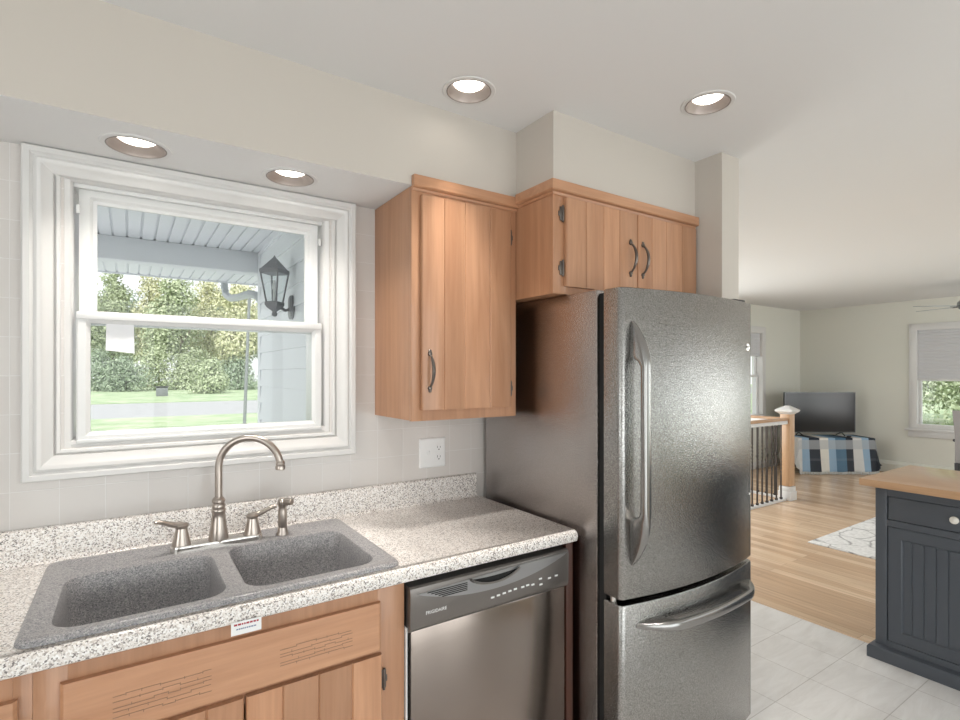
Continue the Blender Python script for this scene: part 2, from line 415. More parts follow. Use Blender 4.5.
# ceilings
cans_c = [(0.933, 1.467), (1.665, 1.078)]
m = MB()
m.filled([[(-2.2, -2.4), (2.205, -2.4), (2.205, YW), (-2.2, YW)]] + [circ(x, y, 0.076) for x, y in cans_c], lambda a, b: (a, b, ZC))
struct('ceiling', m, M_ceil, sm=False)
m = MB().loops([[(2.205, -2.4, ZC), (2.205, 4.45, ZC)], [(7.6, -2.4, ZL), (7.6, 4.45, ZL)], [(9.4, -2.4, ZL), (9.4, 4.45, ZL)]], close=False)
struct('ceiling_living', m, M_ceil)
struct('roof_sun_block', MB().box(-2.6, 9.9, -4.6, 2.35, 2.62, 2.72).box(0.8, 9.9, 2.35, 4.9, 2.62, 2.72), M_soffitx, sm=False)  # unseen slab added to block the sun; rear overhang shades the added openings
# floors
struct('floor', MB().box(-2.3, 3.322, -2.5, 2.2, -0.15, 0), M_ftile, sm=False)
struct('floor_living', MB().box(3.322, 9.4, -2.5, 4.45, -0.15, 0).box(2.1, 3.322, 2.2, 4.45, -0.15, 0), M_lam, sm=False)
struct('trim_1', MB().box(3.306, 3.328, -2.3, 1.94, 0.0, 0.0025), M_lam, sm=False)
# rear wall and left wall; their openings are added to admit the fill light
m = MB()
m.box(-2.2, -0.9, -2.55, -2.4, 0, 2.6).box(2.6, 3.7, -2.55, -2.4, 0, 2.6).box(-0.9, 2.6, -2.55, -2.4, 2.25, 2.6)
m.box(6.9, 7.1, -2.55, -2.4, 0, 2.6).box(9.2, 9.4, -2.55, -2.4, 0, 2.6).box(3.7, 6.9, -2.55, -2.4, 0, 0.45).box(3.7, 6.9, -2.55, -2.4, 2.25, 2.6).box(7.1, 9.2, -2.55, -2.4, 0, 0.45).box(7.1, 9.2, -2.55, -2.4, 2.25, 2.6)
struct('wall_rear', m, M_liv, sm=False)
m = MB().box(-2.35, -2.2, -2.55, -1.3, 0, 2.6).box(-2.35, -2.2, 0.7, 2.2, 0, 2.6).box(-2.35, -2.2, -1.3, 0.7, 0, 0.65).box(-2.35, -2.2, -1.3, 0.7, 2.25, 2.6)
struct('wall_left', m, M_wall, sm=False)
XF, YL = 9.27, 4.32
# far and north living walls, each with its own window and an added fill opening
FY0, FY1, FZ0, FZ1 = 1.85, 2.76, 0.66, 2.06
m = MB().box(XF, XF + .15, .2, FY0, 0, 2.6).box(XF, XF + .15, -2.55, -1.6, 0, 2.6).box(XF, XF + .15, -1.6, .2, 0, .65).box(XF, XF + .15, -1.6, .2, 2.1, 2.6).box(XF, XF + .15, FY1, 4.45, 0, 2.6).box(XF, XF + .15, FY0, FY1, 0, FZ0).box(XF, XF + .15, FY0, FY1, FZ1, 2.6)
struct('wall_far', m, M_liv, sm=False)
NX0, NX1, NZ0, NZ1 = 7.25, 8.07, 0.75, 2.07
m = MB().box(2.08, 2.95, YL, YL + .15, 0, 2.6).box(6.25, NX0, YL, YL + .15, 0, 2.6).box(2.95, 6.25, YL, YL + .15, 0, .3).box(2.95, 6.25, YL, YL + .15, 2.3, 2.6).box(NX1, 9.4, YL, YL + .15, 0, 2.6).box(NX0, NX1, YL, YL + .15, 0, NZ0).box(NX0, NX1, YL, YL + .15, NZ1, 2.6)
struct('wall_north', m, M_liv, sm=False)
# baseboard heater along the far wall, plain baseboard on the north wall
m = MB().prism([(XF, 0.015), (XF - .055, 0.015), (XF - .06, 0.05), (XF - .06, 0.13), (XF - .03, 0.165), (XF, 0.17)], 'Y', -2.4, 4.3)
struct('baseboard_far', m, M_liv)
struct('baseboard_north', MB().box(2.2, XF - .06, YL - .015, YL, 0, 0.1, 0.004), M_white)

# ------------------------------------------------------------------ kitchen window
wr = sroot('window_1', (0.23, YW, 1.147))
o_x0, o_x1, o_z0, o_z1 = -0.252, 0.713, 1.147, 2.094
m = MB().frame(o_x0, o_x1, o_z0, o_z1, [(0, YW), (0, 1.917), (.004, 1.913), (.018, 1.913), (.022, 1.919), (.026, 1.921), (.034, 1.915), (.040, 1.917), (.046, 1.923), (.062, 1.931), (.068, 1.934), (.071, 1.948), (.071, 1.99), (.03, 1.99), (.03, YW)])
part('casing', m, M_white, wr)
m = MB(); R = []
for d_, y_ in [(0, 1.945), (.005, 1.938), (.012, 1.940), (.017, 1.950), (.033, 1.953), (.037, 1.957), (.041, 1.968), (.041, 2.19), (0, 2.19)]:
    a0, a1, c0, c1 = o_x0 + .071 + d_, o_x1 - .071 - d_, o_z0 + .071 + d_, o_z1 - .060 - d_ * .35
    R.append([(a0, y_, c0), (a1, y_, c0), (a1, y_, c1), (a0, y_, c1)])
m.loops(R, cyc=True)
part('jamb', m, M_white, wr)
# upper sash sits further out, lower sash further in
m = MB().frame(-0.128, 0.588, 1.60, 2.016, [(0, 2.012), (0, 1.988), (.026, 1.988), (.030, 1.992), (.034, 1.998), (.044, 2.0), (.044, 2.012)])
us = part('upper_sash', m, M_vinyl, wr)
part('pane', MB().box(-0.10, 0.56, 2.003, 2.007, 1.63, 1.985), M_glass, us, sm=False)
m = MB().box(-.14, .60, 1.968, 1.984, 2.008, 2.02, .002)
part('head_track', m, M_vinyl, wr)
m = MB().frame(-0.132, 0.592, 1.245, 1.637, [(0, 1.978), (0, 1.952), (.004, 1.949), (.022, 1.949), (.026, 1.953), (.033, 1.958), (.033, 1.978)])
ls = part('lower_sash', m, M_vinyl, wr)
part('pane', MB().box(-0.105, 0.565, 1.966, 1.970, 1.27, 1.612), M_glass, ls, sm=False)
m = MB().box(-.132, .592, 1.943, 1.957, 1.245, 1.256, .003).box(-.132, .592, 1.944, 1.957, 1.614, 1.637, .003)
part('sash_rail', m, M_vinyl, wr)
m = MB()
for x in (-0.1285, 0.5885): m.box(x - .004, x + .004, 1.96, 1.975, 1.93, 1.955, .001)
part('sash_stop', m, M_vinyl, wr)
part('window_stool', MB().box(-.145, .605, 1.95, 2.04, 1.232, 1.245, .003), M_white, wr)
m = MB(); m.prism([(-0.062, 1.523), (0.012, 1.515), (0.010, 1.612), (-0.060, 1.612)], 'Y', 1.9645, 1.9655)
tg = solo('paper_sticker', m, mat('white_paper', (0.85, 0.85, 0.87), 0.8), 'small white paper sticker on the lower window pane, upper left corner', 'sticker')

# far living window (faces -X) and north one
def living_window(name, axis, a0, a1, z0, z1, y, sgn, shade_z):
    r = sroot(name, ((a0 + a1) / 2, y, z0) if axis == 'Y' else (y, (a0 + a1) / 2, z0))
    f = lambda d: y + sgn * d
    c = .09
    m = MB().frame(a0 - c, a1 + c, z0 - .02, z1 + c, [(0, y), (0, f(.02)), (.01, f(.025)), (c + .004, f(.018)), (c + .004, f(-.13)), (.03, f(-.13)), (.03, y)], axis)
    part('casing', m, M_white, r)
    def bx(m, p0, p1, d0, d1, q0, q1, bev=.003):
        lo, hi = sorted((f(d0), f(d1)))
        return m.box(p0, p1, lo, hi, q0, q1, bev) if axis == 'Y' else m.box(lo, hi, p0, p1, q0, q1, bev)
    part('window_stool', bx(MB(), a0 - .13, a1 + .13, 0, .06, z0 - .02, z0 + .01), M_white, r)
    part('apron', bx(MB(), a0 - .1, a1 + .1, 0, .02, z0 - .11, z0 - .02), M_white, r)
    zm = (z0 + z1) / 2
    for nm, q0, q1, d in (('lower_sash', z0, zm + .02, -.05), ('upper_sash', zm - .02, z1, -.08)):
        s_ = part(nm, MB().frame(a0, a1, q0, q1, [(0, f(d)), (.035, f(d)), (.04, f(d - .01)), (.04, f(d - .025)), (0, f(d - .025))], axis), M_vinyl, r)
        part('pane', bx(MB(), a0 + .03, a1 - .03, d - .015, d - .012, q0 + .03, q1 - .03, 0), M_glass, s_, sm=False)
    return r
living_window('window_2', 'X', FY0, FY1, FZ0, FZ1, XF, -1, 1.36)
living_window('window_3', 'Y', NX0, NX1, NZ0, NZ1, YL, -1, 1.75)
# frame, mullions and panes dressing the added, unseen openings of the fill lamps
def glazed(name, axis, a0, a1, z0, z1, y, sgn, n):
    r = sroot(name, ((a0 + a1) / 2, y, z0) if axis == 'Y' else (y, (a0 + a1) / 2, z0)); f = lambda d: y + sgn * d
    part('casing', MB().frame(a0 - .08, a1 + .08, z0 - (.08 if z0 > .1 else 0), z1 + .08, [(0, y), (0, f(.02)), (.08, f(.016)), (.084, f(.012)), (.084, f(-.14)), (.03, f(-.14)), (.03, y)], axis), M_white, r)
    wd = (a1 - a0) / n
    for i in range(n):
        p0, p1 = a0 + wd * i + .002, a0 + wd * (i + 1) - .002
        s_ = part('sash', MB().frame(p0, p1, z0 + .004, z1 - .004, [(0, f(-.06)), (.05, f(-.06)), (.055, f(-.075)), (.055, f(-.095)), (0, f(-.095))], axis), M_vinyl, r)
        lo, hi = sorted((f(-.086), f(-.082))); g = MB()
        g.box(p0 + .05, p1 - .05, lo, hi, z0 + .05, z1 - .05) if axis == 'Y' else g.box(lo, hi, p0 + .05, p1 - .05, z0 + .05, z1 - .05)
        part('pane', g, M_glass, s_, sm=False)
glazed('door_added_1', 'Y', -.9, 2.6, 0.0, 2.25, -2.4, 1, 3)
glazed('window_added_4', 'X', -1.3, .7, .65, 2.25, -2.2, 1, 2)
glazed('window_added_5', 'Y', 3.7, 6.9, .45, 2.25, -2.4, 1, 3)
glazed('window_added_6', 'Y', 7.1, 9.2, .45, 2.25, -2.4, 1, 2)
glazed('window_added_7', 'Y', 2.95, 6.25, .3, 2.3, YL, -1, 3)
glazed('window_added_8', 'X', -1.6, .2, .65, 2.1, XF, -1, 2)
# cellular shades: pleated sheets
def shade(name, axis, a0, a1, z0, z1, y, label):
    pts = []; n = int((z1 - z0) / .019)
    for i in range(n + 1):
        pts.append((y + (.002 if i % 2 else -.002), z0 + (z1 - z0) * i / n))
    poly = pts + [(p + .004, q) for p, q in reversed(pts)]
    r = thing(name, label, 'window shade', (y, (a0 + a1) / 2, z0) if axis == 'X' else ((a0 + a1) / 2, y, z0))
    if axis == 'X':
        m = MB().loops([[(p, a0, q) for p, q in poly], [(p, a1, q) for p, q in poly]])
        b = MB().box(y - .012, y + .012, a0, a1, z0 - .015, z0, .003)
    else:
        m = MB().loops([[(a0, p, q) for p, q in poly], [(a1, p, q) for p, q in poly]])
        b = MB().box(a0, a1, y - .012, y + .012, z0 - .015, z0, .003)
    part('pleated_fabric', m, M_shade, r, sm=False); part('bottom_rail', b, M_white, r)
shade('window_shade', 'X', FY0 + .005, FY1 - .005, 1.375, FZ1 - .002, XF + .02, 'grey pleated shade pulled halfway down the far living room window')
shade('window_shade', 'Y', NX0 + .005, NX1 - .005, 1.72, NZ1 - .002, YL + .02, 'short grey pleated shade in the window just right of the fridge')

# ------------------------------------------------------------------ recessed lights
def can(x, y, z, label, watts):
    r = thing('recessed_light', label, 'ceiling light', (x, y, z), 0, 'recessed can lights')
    part('trim_ring', MB().lathe([(.072, .001), (.074, -.003), (.086, -.003), (.089, 0), (.089, .0005), (.072, .0005)], caps=(False, False), seg=40), M_white, r, False)
    part('baffle', MB().lathe([(.0745, -.0035), (.072, -.0045), (.070, -.003), (.068, .004), (.0495, .024), (.0495, .026), (.0755, .002)], caps=(False, False), seg=40), M_baffle, r, False)
    part('lamp_lens', MB().lathe([(.050, .0225), (.042, .017), (.001, .0155)], caps=(False, True), seg=32), M_lamp, r, False)
    d = bpy.data.lights.new('lamp_glow', 'SPOT'); d.energy = watts; d.spot_size = math.radians(118 if watts < 20 else 60); d.spot_blend = 1.0; d.shadow_soft_size = 0.045; d.color = (1, 0.945, 0.87)
    l = bpy.data.objects.new('lamp_glow', d); COL.objects.link(l); l.parent = r; l.location = (0, 0, .008)
    return r
can(*cans_s[0], ZS, 'recessed can light in the low soffit, above the left of the window', 17)
can(*cans_s[1], ZS, 'recessed can light in the low soffit, above the right end of the window', 17)
can(*cans_c[0], ZC, 'recessed can light in the main ceiling, in front of the single-door cabinet', 48)
can(*cans_c[1], ZC, 'recessed can light in the main ceiling, above the fridge', 36)

# ------------------------------------------------------------------ cabinet hardware helpers
def pull_mesh(p, up, out, L, r=.0048, h=.026):
    """arched pull centred at p; up along the door, out from the door"""
    m = MB(); p = Vector(p); u = Vector(up); o = Vector(out)
    path, rad = [], []
    for i in range(17):
        t = i / 16; a = (t - .5) * L
        path.append(p + u * a + o * (.004 + h * (math.sin(PI * t) ** 0.7))); rad.append(r * (0.75 + 0.55 * math.sin(PI * t)))
    m.tube(path, rad, 10)
    s_ = u.cross(o)
    for e in (-.5, .5):
        Mx = Matrix((s_, u, o)).transposed()
        m.lathe([(.0085, 0), (.0085, .003), (.006, .007), (.001, .008)], p + u * L * e * 1.06, 14, Mx)
        m.lathe([(.006, 0), (.0065, .002), (.003, .006)], p + u * L * e * 1.22, 12, Mx)
    return m
def hinge_mesh(x, y, z, h=.05, wd=.016):
    m = MB(); m.box(x - wd / 2, x + wd / 2, y - .003, y, z - h / 2, z + h / 2, .001)
    m.lathe([(.001, -h * .62), (.004, -h * .58), (.0035, -h * .5), (.0045, -h * .4), (.0045, h * .4), (.0035, h * .5), (.004, h * .58), (.001, h * .62)], (x, y - .004, z), 10)
    m.box(x - wd * .75, x + wd * .75, y - .0025, y, z - h * .18, z + h * .18, .0008)
    return m
def plank_door(x0, x1, z0, z1, yb, th, cuts, axis_m=None):
    """door slab with V-grooves at x = cuts; lipped edge"""
    g, d = .0032, .0035; yf = yb - th
    pts = [(x0, yb), (x0, yf + .006), (x0 + .003, yf + .0015), (x0 + .006, yf)]
    for c in cuts: pts += [(c - g, yf), (c - .0005, yf + d), (c + .0005, yf + d), (c + g, yf)]
    pts += [(x1 - .006, yf), (x1 - .003, yf + .0015), (x1, yf + .006), (x1, yb)]
    # planks are separate strips so each carries its own tone
    m = MB(); n = len(pts)
    m.loops([[(a, b, z0) for a, b in pts], [(a, b, z1) for a, b in pts]])
    return m
def plank_tone(cuts, seed):
    rnd = random.Random(seed); t = [rnd.random() for _ in range(len(cuts) + 1)]
    return cuts, t
def add_tone(o, off, cuts, seed):
    me = o.data; rnd = random.Random(seed); t = [rnd.random() for _ in range(len(cuts) + 1)]
    a = me.attributes.new('tone', 'FLOAT', 'FACE')
    for i, p in enumerate(me.polygons):
        x = p.center.x + off; k = sum(1 for c in cuts if x > c); a.data[i].value = t[k]

# ------------------------------------------------------------------ upper cabinets
TH = .017
UC = thing('wall_cabinet', 'tall honey wood wall cabinet with a single plank door, right of the window', 'cabinet', (1.025, 1.78, 1.288), 0)
Y0 = YS + .001
m = MB().box(.800, .818, Y0 + .018, YW, 1.290, 2.094).box(1.23, 1.248, Y0 + .018, YW, 1.290, 2.094).box(.818, 1.23, Y0 + .018, YW, 1.290, 1.308).box(.818, 1.23, Y0 + .018, YW, 2.076, 2.094).box(.818, 1.23, 1.935, YW, 1.308, 2.076)
part('carcass', m, M_woodV, UC, sm=False, tone=.35)
m = MB().box(.800, .842, Y0, Y0 + .018, 1.288, 2.094, .0012).box(1.204, 1.248, Y0, Y0 + .018, 1.288, 2.094, .0012).box(.842, 1.204, Y0, Y0 + .018, 1.288, 1.335).box(.842, 1.204, Y0, Y0 + .018, 2.05, 2.094)
part('face_frame', m, M_woodV, UC, tone=.45)
m = MB().prism([(Y0 - .022, 2.128), (Y0 - .022, 2.094), (Y0 - .018, 2.090), (Y0 - .006, 2.088), (Y0 - .004, 2.080), (Y0, 2.080), (Y0, 2.128)], 'X', .800, 1.25)
part('crown_moulding', m, M_woodH, UC, tone=.6)
cuts = [.919, 1.005, 1.115]
d = part('door', plank_door(.832, 1.214, 1.326, 2.066, Y0 - .001, TH, cuts), M_woodV, UC); add_tone(d, UC.location.x, cuts, 4)
part('handle', pull_mesh((.861, Y0 - TH - .001, 1.461), (0, 0, 1), (0, -1, 0), .112), M_bronze, d)
for z in (1.975, 1.395): part('hinge', hinge_mesh(1.220, Y0 - .001, z), M_bronze, UC)

FC = thing('wall_cabinet', 'honey wood two-door cabinet mounted above the fridge', 'cabinet', (1.665, 1.68, 1.738), 0)
Y0 = YF + .001
m = MB().box(1.250, 1.268, Y0 + .018, YW, 1.738, 2.10).box(2.06, 2.078, Y0 + .018, YW, 1.738, 2.10).box(1.268, 2.06, Y0 + .018, YW, 1.738, 1.756).box(1.268, 2.06, Y0 + .018, YW, 2.082, 2.10)
part('carcass', m, M_woodV, FC, sm=False, tone=.5)
m = MB().box(1.250, 1.31, Y0, Y0 + .018, 1.738, 2.10, .0012).box(2.04, 2.078, Y0, Y0 + .018, 1.738, 2.10, .0012).box(1.31, 2.04, Y0, Y0 + .018, 1.738, 1.78).box(1.31, 2.04, Y0, Y0 + .018, 2.07, 2.10).box(1.655, 1.705, Y0, Y0 + .018, 1.78, 2.07)
part('face_frame', m, M_woodV, FC, tone=.45)
cprof = [(.022, 2.136), (.022, 2.104), (.018, 2.100), (.006, 2.098), (.004, 2.09), (0, 2.09), (0, 2.136)]
m = MB().loops([[(1.25 - d_, 1.60, z_) for d_, z_ in cprof], [(1.25 - d_, Y0 - d_, z_) for d_, z_ in cprof], [(2.078, Y0 - d_, z_) for d_, z_ in cprof]])
part('crown_moulding', m, M_woodH, FC, tone=.6)
cl = [1.395, 1.487, 1.575]; cr = [1.766, 1.858, 1.965]
d = part('door', plank_door(1.300, 1.679, 1.765, 2.083, Y0 - .001, TH, cl), M_woodV, FC); add_tone(d, FC.location.x, cl, 11)
part('handle', pull_mesh((1.636, Y0 - TH - .001, 1.905), (0, 0, 1), (0, -1, 0), .112), M_bronze, d)
d = part('door', plank_door(1.683, 2.068, 1.765, 2.083, Y0 - .001, TH, cr), M_woodV, FC); add_tone(d, FC.location.x, cr, 12)
part('handle', pull_mesh((1.708, Y0 - TH - .001, 1.905), (0, 0, 1), (0, -1, 0), .112), M_bronze, d)
for z in (2.025, 1.83):
    part('hinge', hinge_mesh(1.292, Y0 - .001, z, .05, .026), M_bronze, FC)
    part('hinge', hinge_mesh(2.070, Y0 - .001, z, .04, .010), M_bronze, FC)

# ------------------------------------------------------------------ base cabinets
CY = 1.355     # face-frame front
def base_cab(x0, x1, label, open_l, open_r, drawer_z, rails):
    r = thing('base_cabinet', label, 'cabinet', ((x0 + x1) / 2, 1.64, 0))
    m = MB().box(x0, x0 + .018, CY + .018, 1.93, .1, .874).box(x1 - .018, x1, CY + .018, 1.93, .1, .874).box(x0, x1, CY + .018, 1.93, .1, .118).box(x0, x1, 1.92, 1.93, .118, .874).box(x0, x1, CY + .07, CY + .085, 0, .1)
    part('carcass', m, M_woodV, r, sm=False, tone=.4)
    m = MB().box(x0, open_l, CY, CY + .018, .1, .874, .001).box(open_r, x1, CY, CY + .018, .1, .874, .001)
    for a, b in rails: m.box(open_l, open_r, CY, CY + .018, a, b)
    part('face_frame', m, M_woodV, r, tone=.3)
    return r
SB = base_cab(-.16, .645, 'honey wood sink base cabinet with slotted false drawer front, left of the dishwasher', -.105, .565, .8, [(.1, .14), (.665, .71), (.82, .874)])
yf = CY - .001
m = MB().prism([(-.117, yf), (-.117, yf - .008), (-.111, yf - .015), (.564, yf - .015), (.570, yf - .008), (.570, yf)], 'Z', .701, .829)
ff = part('false_front', m, M_woodH, SB, tone=.75)
def slots(x0, x1, z0, z1, seed):
    rnd = random.Random(seed); m = MB(); rows = 5; y = yf - .0153
    for k in range(rows):
        z = z0 + (z1 - z0) * k / (rows - 1); x = x0
        while x < x1 - .004:
            L = min(rnd.uniform(.022, .05), x1 - x); dz = rnd.choice((-.0018, 0, .0018))
            m.box(x, x + L, y - .0003, y + .003, z + dz - .0006, z + dz + .0006); x += L
            if x < x1 - .004: m.box(x - .0008, x + .0008, y - .0003, y + .003, z - .003, z + .003)
    return m
M_slot = mat('slot_shadow_brown', (0.27, 0.17, 0.11), 0.8)
part('vent_slots', slots(-.030, .155, .730, .776, 3), M_slot, ff, sm=False, label='left cluster of narrow vent slots')
part('vent_slots', slots(.305, .488, .736, .778, 5), M_slot, ff, sm=False, label='right cluster of narrow vent slots')
cl, cr = [-.03, .06, .145], [.312, .40, .488]
d = part('door', plank_door(-.112, .224, .12, .688, yf, TH, cl), M_woodV, SB); add_tone(d, SB.location.x, cl, 21)
part('handle', pull_mesh((.19, yf - TH, .52), (0, 0, 1), (0, -1, 0), .112), M_bronze, d)
d = part('door', plank_door(.229, .572, .12, .688, yf, TH, cr), M_woodV, SB); add_tone(d, SB.location.x, cr, 22)
part('handle', pull_mesh((.262, yf - TH, .52), (0, 0, 1), (0, -1, 0), .112), M_bronze, d)
for x in (-.12, .582):
    for z in (.612, .19): part('hinge', hinge_mesh(x, yf, z, .05, .014), M_bronze, SB)
LB = base_cab(-1.05, -.1602, 'honey wood base cabinet in the lower left corner of the photo', -1.0, -.19, .8, [(.1, .14), (.665, .71), (.795, .874)])
m = MB().prism([(-1.01, yf), (-1.01, yf - .008), (-1.004, yf - .015), (-.188, yf - .015), (-.182, yf - .008), (-.182, yf)], 'Z', .701, .819)
df = part('drawer_front', m, M_woodH, LB, tone=.4)
part('handle', pull_mesh((-.6, yf - .015, .765), (1, 0, 0), (0, -1, 0), .112), M_bronze, df)
cl = [-.9, -.8, -.69, -.6, -.5, -.39, -.29]
d = part('door', plank_door(-1.01, -.182, .12, .688, yf, TH, cl), M_woodV, LB); add_tone(d, LB.location.x, cl, 23)
part('handle', pull_mesh((-.95, yf - TH, .52), (0, 0, 1), (0, -1, 0), .112), M_bronze, d)
solo('end_panel', MB().box(1.254, 1.284, 1.345, 1.93, 0, .874, .001), M_darkwood, 'dark brown wooden end panel between dishwasher and fridge', 'panel', tone=.4)

# ------------------------------------------------------------------ counter with sink cut-out
SX0, SX1, SY0, SY1 = -.192, .636, 1.345, 1.893
CT = thing('countertop', 'speckled grey-beige laminate worktop along the window wall, sink set into it', 'worktop', (0, 1.63, .876))
XL, XR, YB = -1.05, 1.279, 1.925
hole = rrect(SX0 + .012, SX1 - .012, SY0 + .012, SY1 - .012, .03)
m = MB()
for z in (.914, .880): m.filled([[(XL, 1.334), (XR, 1.334), (XR, YW), (XL, YW)], hole], lambda a, b, z=z: (a, b, z))
m.loops([[(a, b, .914) for a, b in hole], [(a, b, .880) for a, b in hole]], caps=(False, False))
prof = [(1.334, .914)] + [(1.334 - .019 * math.sin(t), .895 + .019 * math.cos(t)) for t in [i * PI / 12 for i in range(1, 7)]] + [(1.315, .888), (1.318, .878), (1.324, .8745), (1.345, .8745), (1.345, .880), (1.334, .880)]
m.prism(prof, 'X', XL, XR)
m.loops([[(XL, YW, .880), (XL, YW, .914)], [(XR, YW, .880), (XR, YW, .914)], [(XR, 1.334, .880), (XR, 1.334, .914)], [(XL, 1.334, .880), (XL, 1.334, .914)]], close=False, cyc=True)
part('slab', m, M_counter, CT)
m = MB().prism([(YW - .001, .9145), (YB - .016, .9145), (YB - .008, .917), (YB - .002, .923), (YB, .931), (YB, 1.006), (YB + .003, 1.012), (YB + .009, 1.015), (YW - .001, 1.015)], 'X', XL, 1.264)
part('backsplash', m, M_counter, CT)
# small illegible label on the counter edge
lb = thing('label_sticker', 'small white printed sticker on the worktop front edge below the sink', 'sticker', (.225, 1.314, .86))
part('sticker_paper', MB().box(.192, .257, 1.3128, 1.3145, .852, .882), M_plate, lb, sm=False)
rnd = random.Random(2)
m1, m2 = MB(), MB(); x = .198
while x < .250:
    L = rnd.uniform(.003, .007); m1.box(x, x + L, 1.3123, 1.3130, .8735, .8775)
    x += L + .0015
x = .203
while x < .246:
    L = rnd.uniform(.002, .005); m2.box(x, x + L, 1.3123, 1.3130, .8635, .8665)
    x += L + .001
part('red_print', m1, mat('red_ink', (0.35, 0.03, 0.05), 0.7), lb, sm=False)
part('grey_print', m2, mat('blue_grey_ink', (0.22, 0.25, 0.36), 0.7), lb, sm=False)

# sink: deck with two bowls
SK = thing('kitchen_sink', 'grey speckled composite double-bowl sink under the window', 'sink', (.22, 1.62, .914))
m = MB(); ZD = .926
outer = rrect(SX0, SX1, SY0, SY1, .035)
def ins(d): return rrect(SX0 + d, SX1 - d, SY0 + d, SY1 - d, max(.035 - d, .012))
b1 = (-.136, .196, 1.394, 1.728); b2 = (.246, .582, 1.398, 1.752)
def bowl(b, d, r): return rrect(b[0] + d, b[1] - d, b[2] + d, b[3] - d, r)
top_in = ins(.034)
m.loops([[(a, b, .9145) for a, b in outer], [(a, b, .919) for a, b in ins(.001)], [(a, b, .924) for a, b in ins(.005)], [(a, b, ZD) for a, b in ins(.010)], [(a, b, ZD) for a, b in ins(.028)], [(a, b, ZD - .003) for a, b in top_in]], caps=(False, False))
m.filled([top_in, bowl(b1, -.012, .062), bowl(b2, -.012, .062)], lambda a, b: (a, b, ZD - .003))
for b in (b1, b2):
    R = [[(a, c, z) for a, c in bowl(b, d, r)] for d, z, r in ((-.012, ZD - .003, .062), (-.004, ZD - .005, .056), (0, ZD - .012, .052), (.004, .85, .05), (.010, .765, .05), (.022, .745, .05), (.05, .738, .05), (.12, .734, .03))]
    m.loops(R, caps=(False, True))
part('basin', m, M_sink, SK)
for b in (b1, b2):
    cx, cy = (b[0] + b[1]) / 2, (b[2] + b[3]) / 2
    part('drain', MB().lathe([(.045, .7345), (.045, .738), (.04, .739), (.034, .735), (.012, .734), (.010, .7375), (.001, .738)], (cx, cy, 0), 24, caps=(False, True)), M_chrome, SK)

# faucet
FX, FY, FZ = .228, 1.80, ZD - .003
FA = thing('kitchen_faucet', 'brushed nickel gooseneck faucet with two lever handles on the sink deck', 'faucet', (FX, FY, FZ))
m = MB()
R = [[(FX + (a - FX) * k, FY + (b - FY) * k, FZ + z) for a, b in rrect(FX - .130, FX + .128, FY - .028, FY + .028, .027)] for k, z in ((1, 0), (1, .013), (.985, .018), (.95, .020))]
m.loops(R); part('base_plate', m, M_chrome, FA)
m = MB().lathe([(.028, .012), (.0285, .022), (.024, .05), (.020, .085), (.0185, .10), (.0205, .104), (.0205, .110), (.0185, .113), (.0195, .118), (.0195, .124), (.016, .130), (.019, .134), (.019, .140), (.013, .148)], (FX, FY, FZ), 28)
part('spout_base', m, M_nickel, FA)
ang = math.radians(-30); dx, dy = math.cos(ang), math.sin(ang); R_ = .0935
path = [(FX, FY, FZ + .14), (FX, FY, FZ + .19)]
zc = FZ + .237
for i in range(0, 23):
    t = PI - i * (PI * .93) / 22
    path.append((FX + dx * (R_ + R_ * math.cos(t)), FY + dy * (R_ + R_ * math.cos(t)), zc + R_ * math.sin(t)))
e = path[-1]; path.append((e[0] + dx * .002, e[1] + dy * .002, e[2] - .012))
part('spout', MB().tube(path, .0108, 16), M_nickel, FA)
tip = path[-1]
part('aerator', MB().lathe([(.011, -.016), (.0145, -.014), (.015, -.004), (.0125, 0), (.014, .003), (.013, .009), (.0105, .012)], tip, 20), M_nickel, FA)
for sx, da in ((-.100, math.radians(196)), (.098, math.radians(-12))):
    hx = FX + sx
    m = MB().lathe([(.0265, .012), (.0265, .018), (.021, .040), (.0165, .062), (.0155, .068), (.019, .072), (.0195, .077), (.015, .083), (.001, .086)], (hx, FY, FZ), 24)
    c, s_ = math.cos(da), math.sin(da)
    pth = [(hx + c * q, FY + s_ * q, FZ + .078 + z) for q, z in ((0, 0), (.016, .002), (.032, .008), (.048, .016), (.062, .021), (.072, .021))]
    m.tube(pth, [(.012, .010), (.0115, .009), (.0105, .008), (.010, .007), (.0105, .0065), (.007, .005)], 12)
    part('lever_handle', m, M_nickel, FA)
SP = thing('side_sprayer', 'brushed nickel pull-out side sprayer standing right of the faucet', 'sprayer', (.418, 1.80, FZ))
part('holder', MB().lathe([(.019, 0), (.019, .006), (.0155, .012), (.015, .022), (.0145, .024)], (.418, 1.80, FZ), 24), M_nickel, SP)
m = MB().lathe([(.0125, .022), (.014, .035), (.014, .078), (.0125, .088), (.014, .094), (.0165, .104), (.015, .114), (.008, .119)], (.418, 1.80, FZ), 20)
m.tube([(.418, 1.80, FZ + .106), (.430, 1.785, FZ + .110), (.441, 1.772, FZ + .109)], [.0125, .0125, .0105], 14)
part('spray_head', m, M_nickel, SP)

